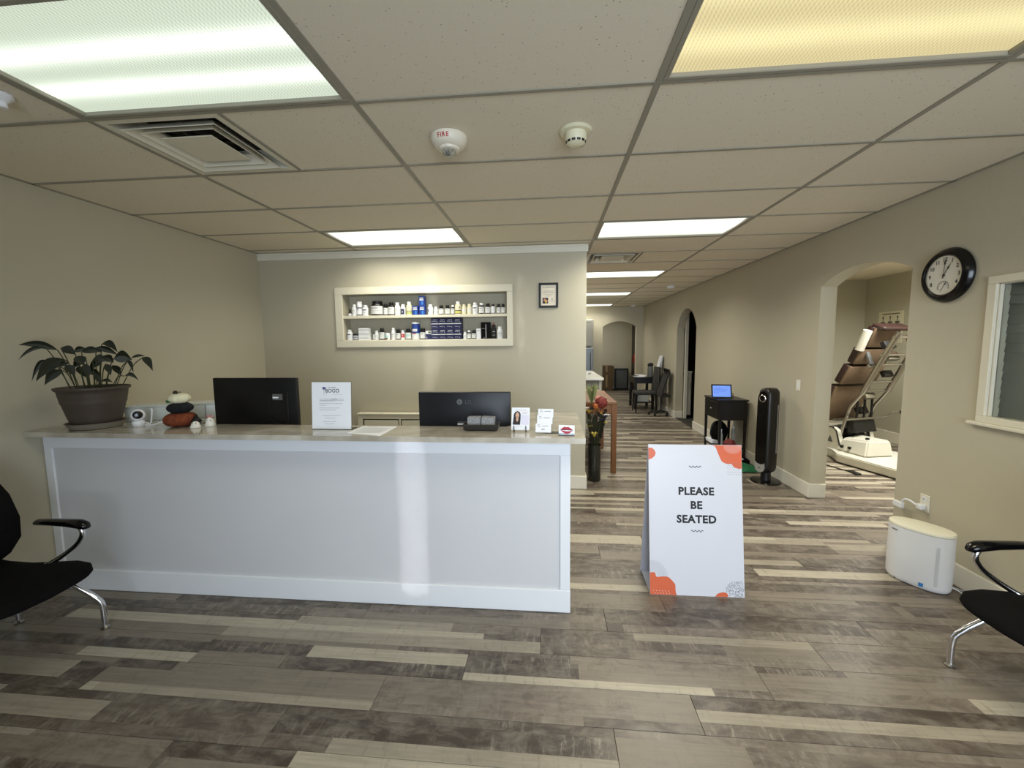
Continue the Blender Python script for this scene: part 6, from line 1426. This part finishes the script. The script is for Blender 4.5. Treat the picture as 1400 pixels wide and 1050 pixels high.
for i, (u, l, zz, s) in enumerate(((-0.05, 0.20, 0.84, 0.09), (0.08, 0.30, 1.12, 0.08), (-0.02, 0.40, 1.34, 0.10), (0.05, 0.05, 0.62, 0.09), (-0.14, 0.27, 1.22, 0.05), (-0.1, 0.42, 1.48, 0.09))):
    bm = B(); obox(bm, LP(u, l, zz), (s*1.8, s*0.6, s), (-0.5, 0, 0), 0.006, 2); obj('bracket', bm, (STEEL, BLACK)[i % 2], t, True, True)
bm = B(); obox(bm, (-0.14, -0.24, 1.33), (0.05, 0.03, 0.20), (-0.4, 0, 0), 0.004); obj('latch_plate', bm, GREYM, t, False, True)
# base: tall fairings, low foot, motor hump
bm = B(); pr = [(0.40, 0.0), (0.40, 0.34), (0.14, 0.40), (0.03, 0.395), (-0.02, 0.36), (-0.10, 0.09), (-0.13, 0.0)]
prism(bm, pr, 'x', -0.30, -0.22); prism(bm, pr, 'x', 0.22, 0.30); bmesh.ops.bevel(bm, geom=bm.edges[:], offset=0.006, segments=2, affect='EDGES'); obj('side_fairing', bm, OFFW, t, True, True)
bm = B(); tube(bm, [(-0.302, -0.10, 0.09), (-0.302, -0.02, 0.362), (-0.302, 0.03, 0.40), (-0.302, 0.14, 0.405), (-0.302, 0.40, 0.345)], 0.009, 8); obj('black_edge', bm, BLACK, t, True, True); bm = B(); tube(bm, [(0.22, -0.10, 0.09), (0.22, -0.02, 0.362), (0.22, 0.03, 0.40), (0.22, 0.14, 0.405)], 0.012, 8); obj('black_edge', bm, BLACK, t, True, True)
bm = B(); box(bm, -0.21, 0.21, -0.02, 0.36, 0.02, 0.26); tube(bm, [(-0.2, -0.05, 0.2), (0.2, -0.05, 0.2)], 0.03, 10); obj('mechanism_box', bm, BLACK, t, False, True)
bm = B(); prism(bm, [(-0.30, 0.38), (-0.34, -0.02), (-0.52, -0.22), (-0.545, -1.05), (0.30, -1.05), (0.30, 0.38)], 'z', 0.015, 0.115); bmesh.ops.bevel(bm, geom=bm.edges[:], offset=0.012, segments=2, affect='EDGES'); obj('foot', bm, OFFW, t, True, True)
bm = B(); prism(bm, [(-0.28, 0.36), (-0.325, 0.0), (-0.50, -0.23), (-0.525, -1.03), (0.28, -1.03), (0.28, 0.36)], 'z', 0.0, 0.015); obj('underside', bm, BLACK, t, False, True)
bm = B()
v0 = [(-0.33, -0.04), (-0.38, -0.46), (0.02, -0.50), (0.02, -0.04)]; v1 = [(-0.26, -0.07), (-0.32, -0.43), (0.0, -0.46), (0.0, -0.07)]
V = [bm.verts.new((a, b_, 0.115)) for a, b_ in v0]+[bm.verts.new((a, b_, 0.31 if i else 0.27)) for i, (a, b_) in enumerate(v1)]
for i in range(4): bm.faces.new((V[i], V[(i+1) % 4], V[4+(i+1) % 4], V[4+i]))
bm.faces.new(V[:4]); bm.faces.new(V[4:]); bmesh.ops.bevel(bm, geom=bm.edges[:], offset=0.018, segments=3, affect='EDGES'); obj('motor_cover', bm, OFFW, t, True, True)
bm = B(); box(bm, -0.355, -0.330, -0.15, -0.12, 0.165, 0.20); box(bm, -0.358, -0.335, -0.25, -0.22, 0.17, 0.20); box(bm, -0.20, -0.17, -0.34, -0.31, 0.30, 0.322); obj('control_button', bm, BLACK, t, False, True)
bm = B(); fp = lambda x, y: (-0.3015, x, y); poly(bm, [(0.10, 0.20), (0.02, 0.20), (0.06, 0.29)], fp); obj('triangle_decal', bm, GREYM, t, False, True)
bm = B(); tube(bm, smooth_path([(3.42, 5.72, 0.008), (3.38, 5.5, 0.008), (3.46, 5.2, 0.008), (3.52, 5.05, 0.008)], 6), 0.006, 6); box(bm, 3.49, 3.55, 4.98, 5.12, 0.0, 0.02, 0.003)
single('foot_switch', bm, BLACK, 'black foot switch and cable on floor beside the treatment table', 'foot switch', (3.5, 5.1, 0))
# poster in the side room
t = thing('wall_poster', 'pale chart poster of three figures on side room wall', 'poster', (5.149, 6.87, 1.76))
bm = B(); box(bm, 5.146, 5.1495, 6.64, 7.10, 1.50, 1.975); obj('sheet', bm, mat('chart_paper', (214, 210, 184), 0.6), t)
pf = lambda x, y: (5.1452, 7.10-x, 1.50+y)
bm = B(); rectp(bm, 0.07, 0.40, 0.43, 0.445, pf)
for cx in (0.09, 0.225, 0.36):
    disc(bm, cx, 0.385, 0.016, pf, 10, 0.022); poly(bm, [(cx-0.008, 0.365), (cx+0.008, 0.365), (cx+0.008, 0.33), (cx-0.008, 0.33)], pf)
    poly(bm, [(cx-0.045, 0.325), (cx+0.045, 0.325), (cx+0.03, 0.29), (cx-0.03, 0.29)], pf); rectp(bm, cx-0.02, cx+0.02, 0.20, 0.28, pf)
obj('figure_print', bm, mat('chart_figure_print', (96, 90, 76), 0.6), t)
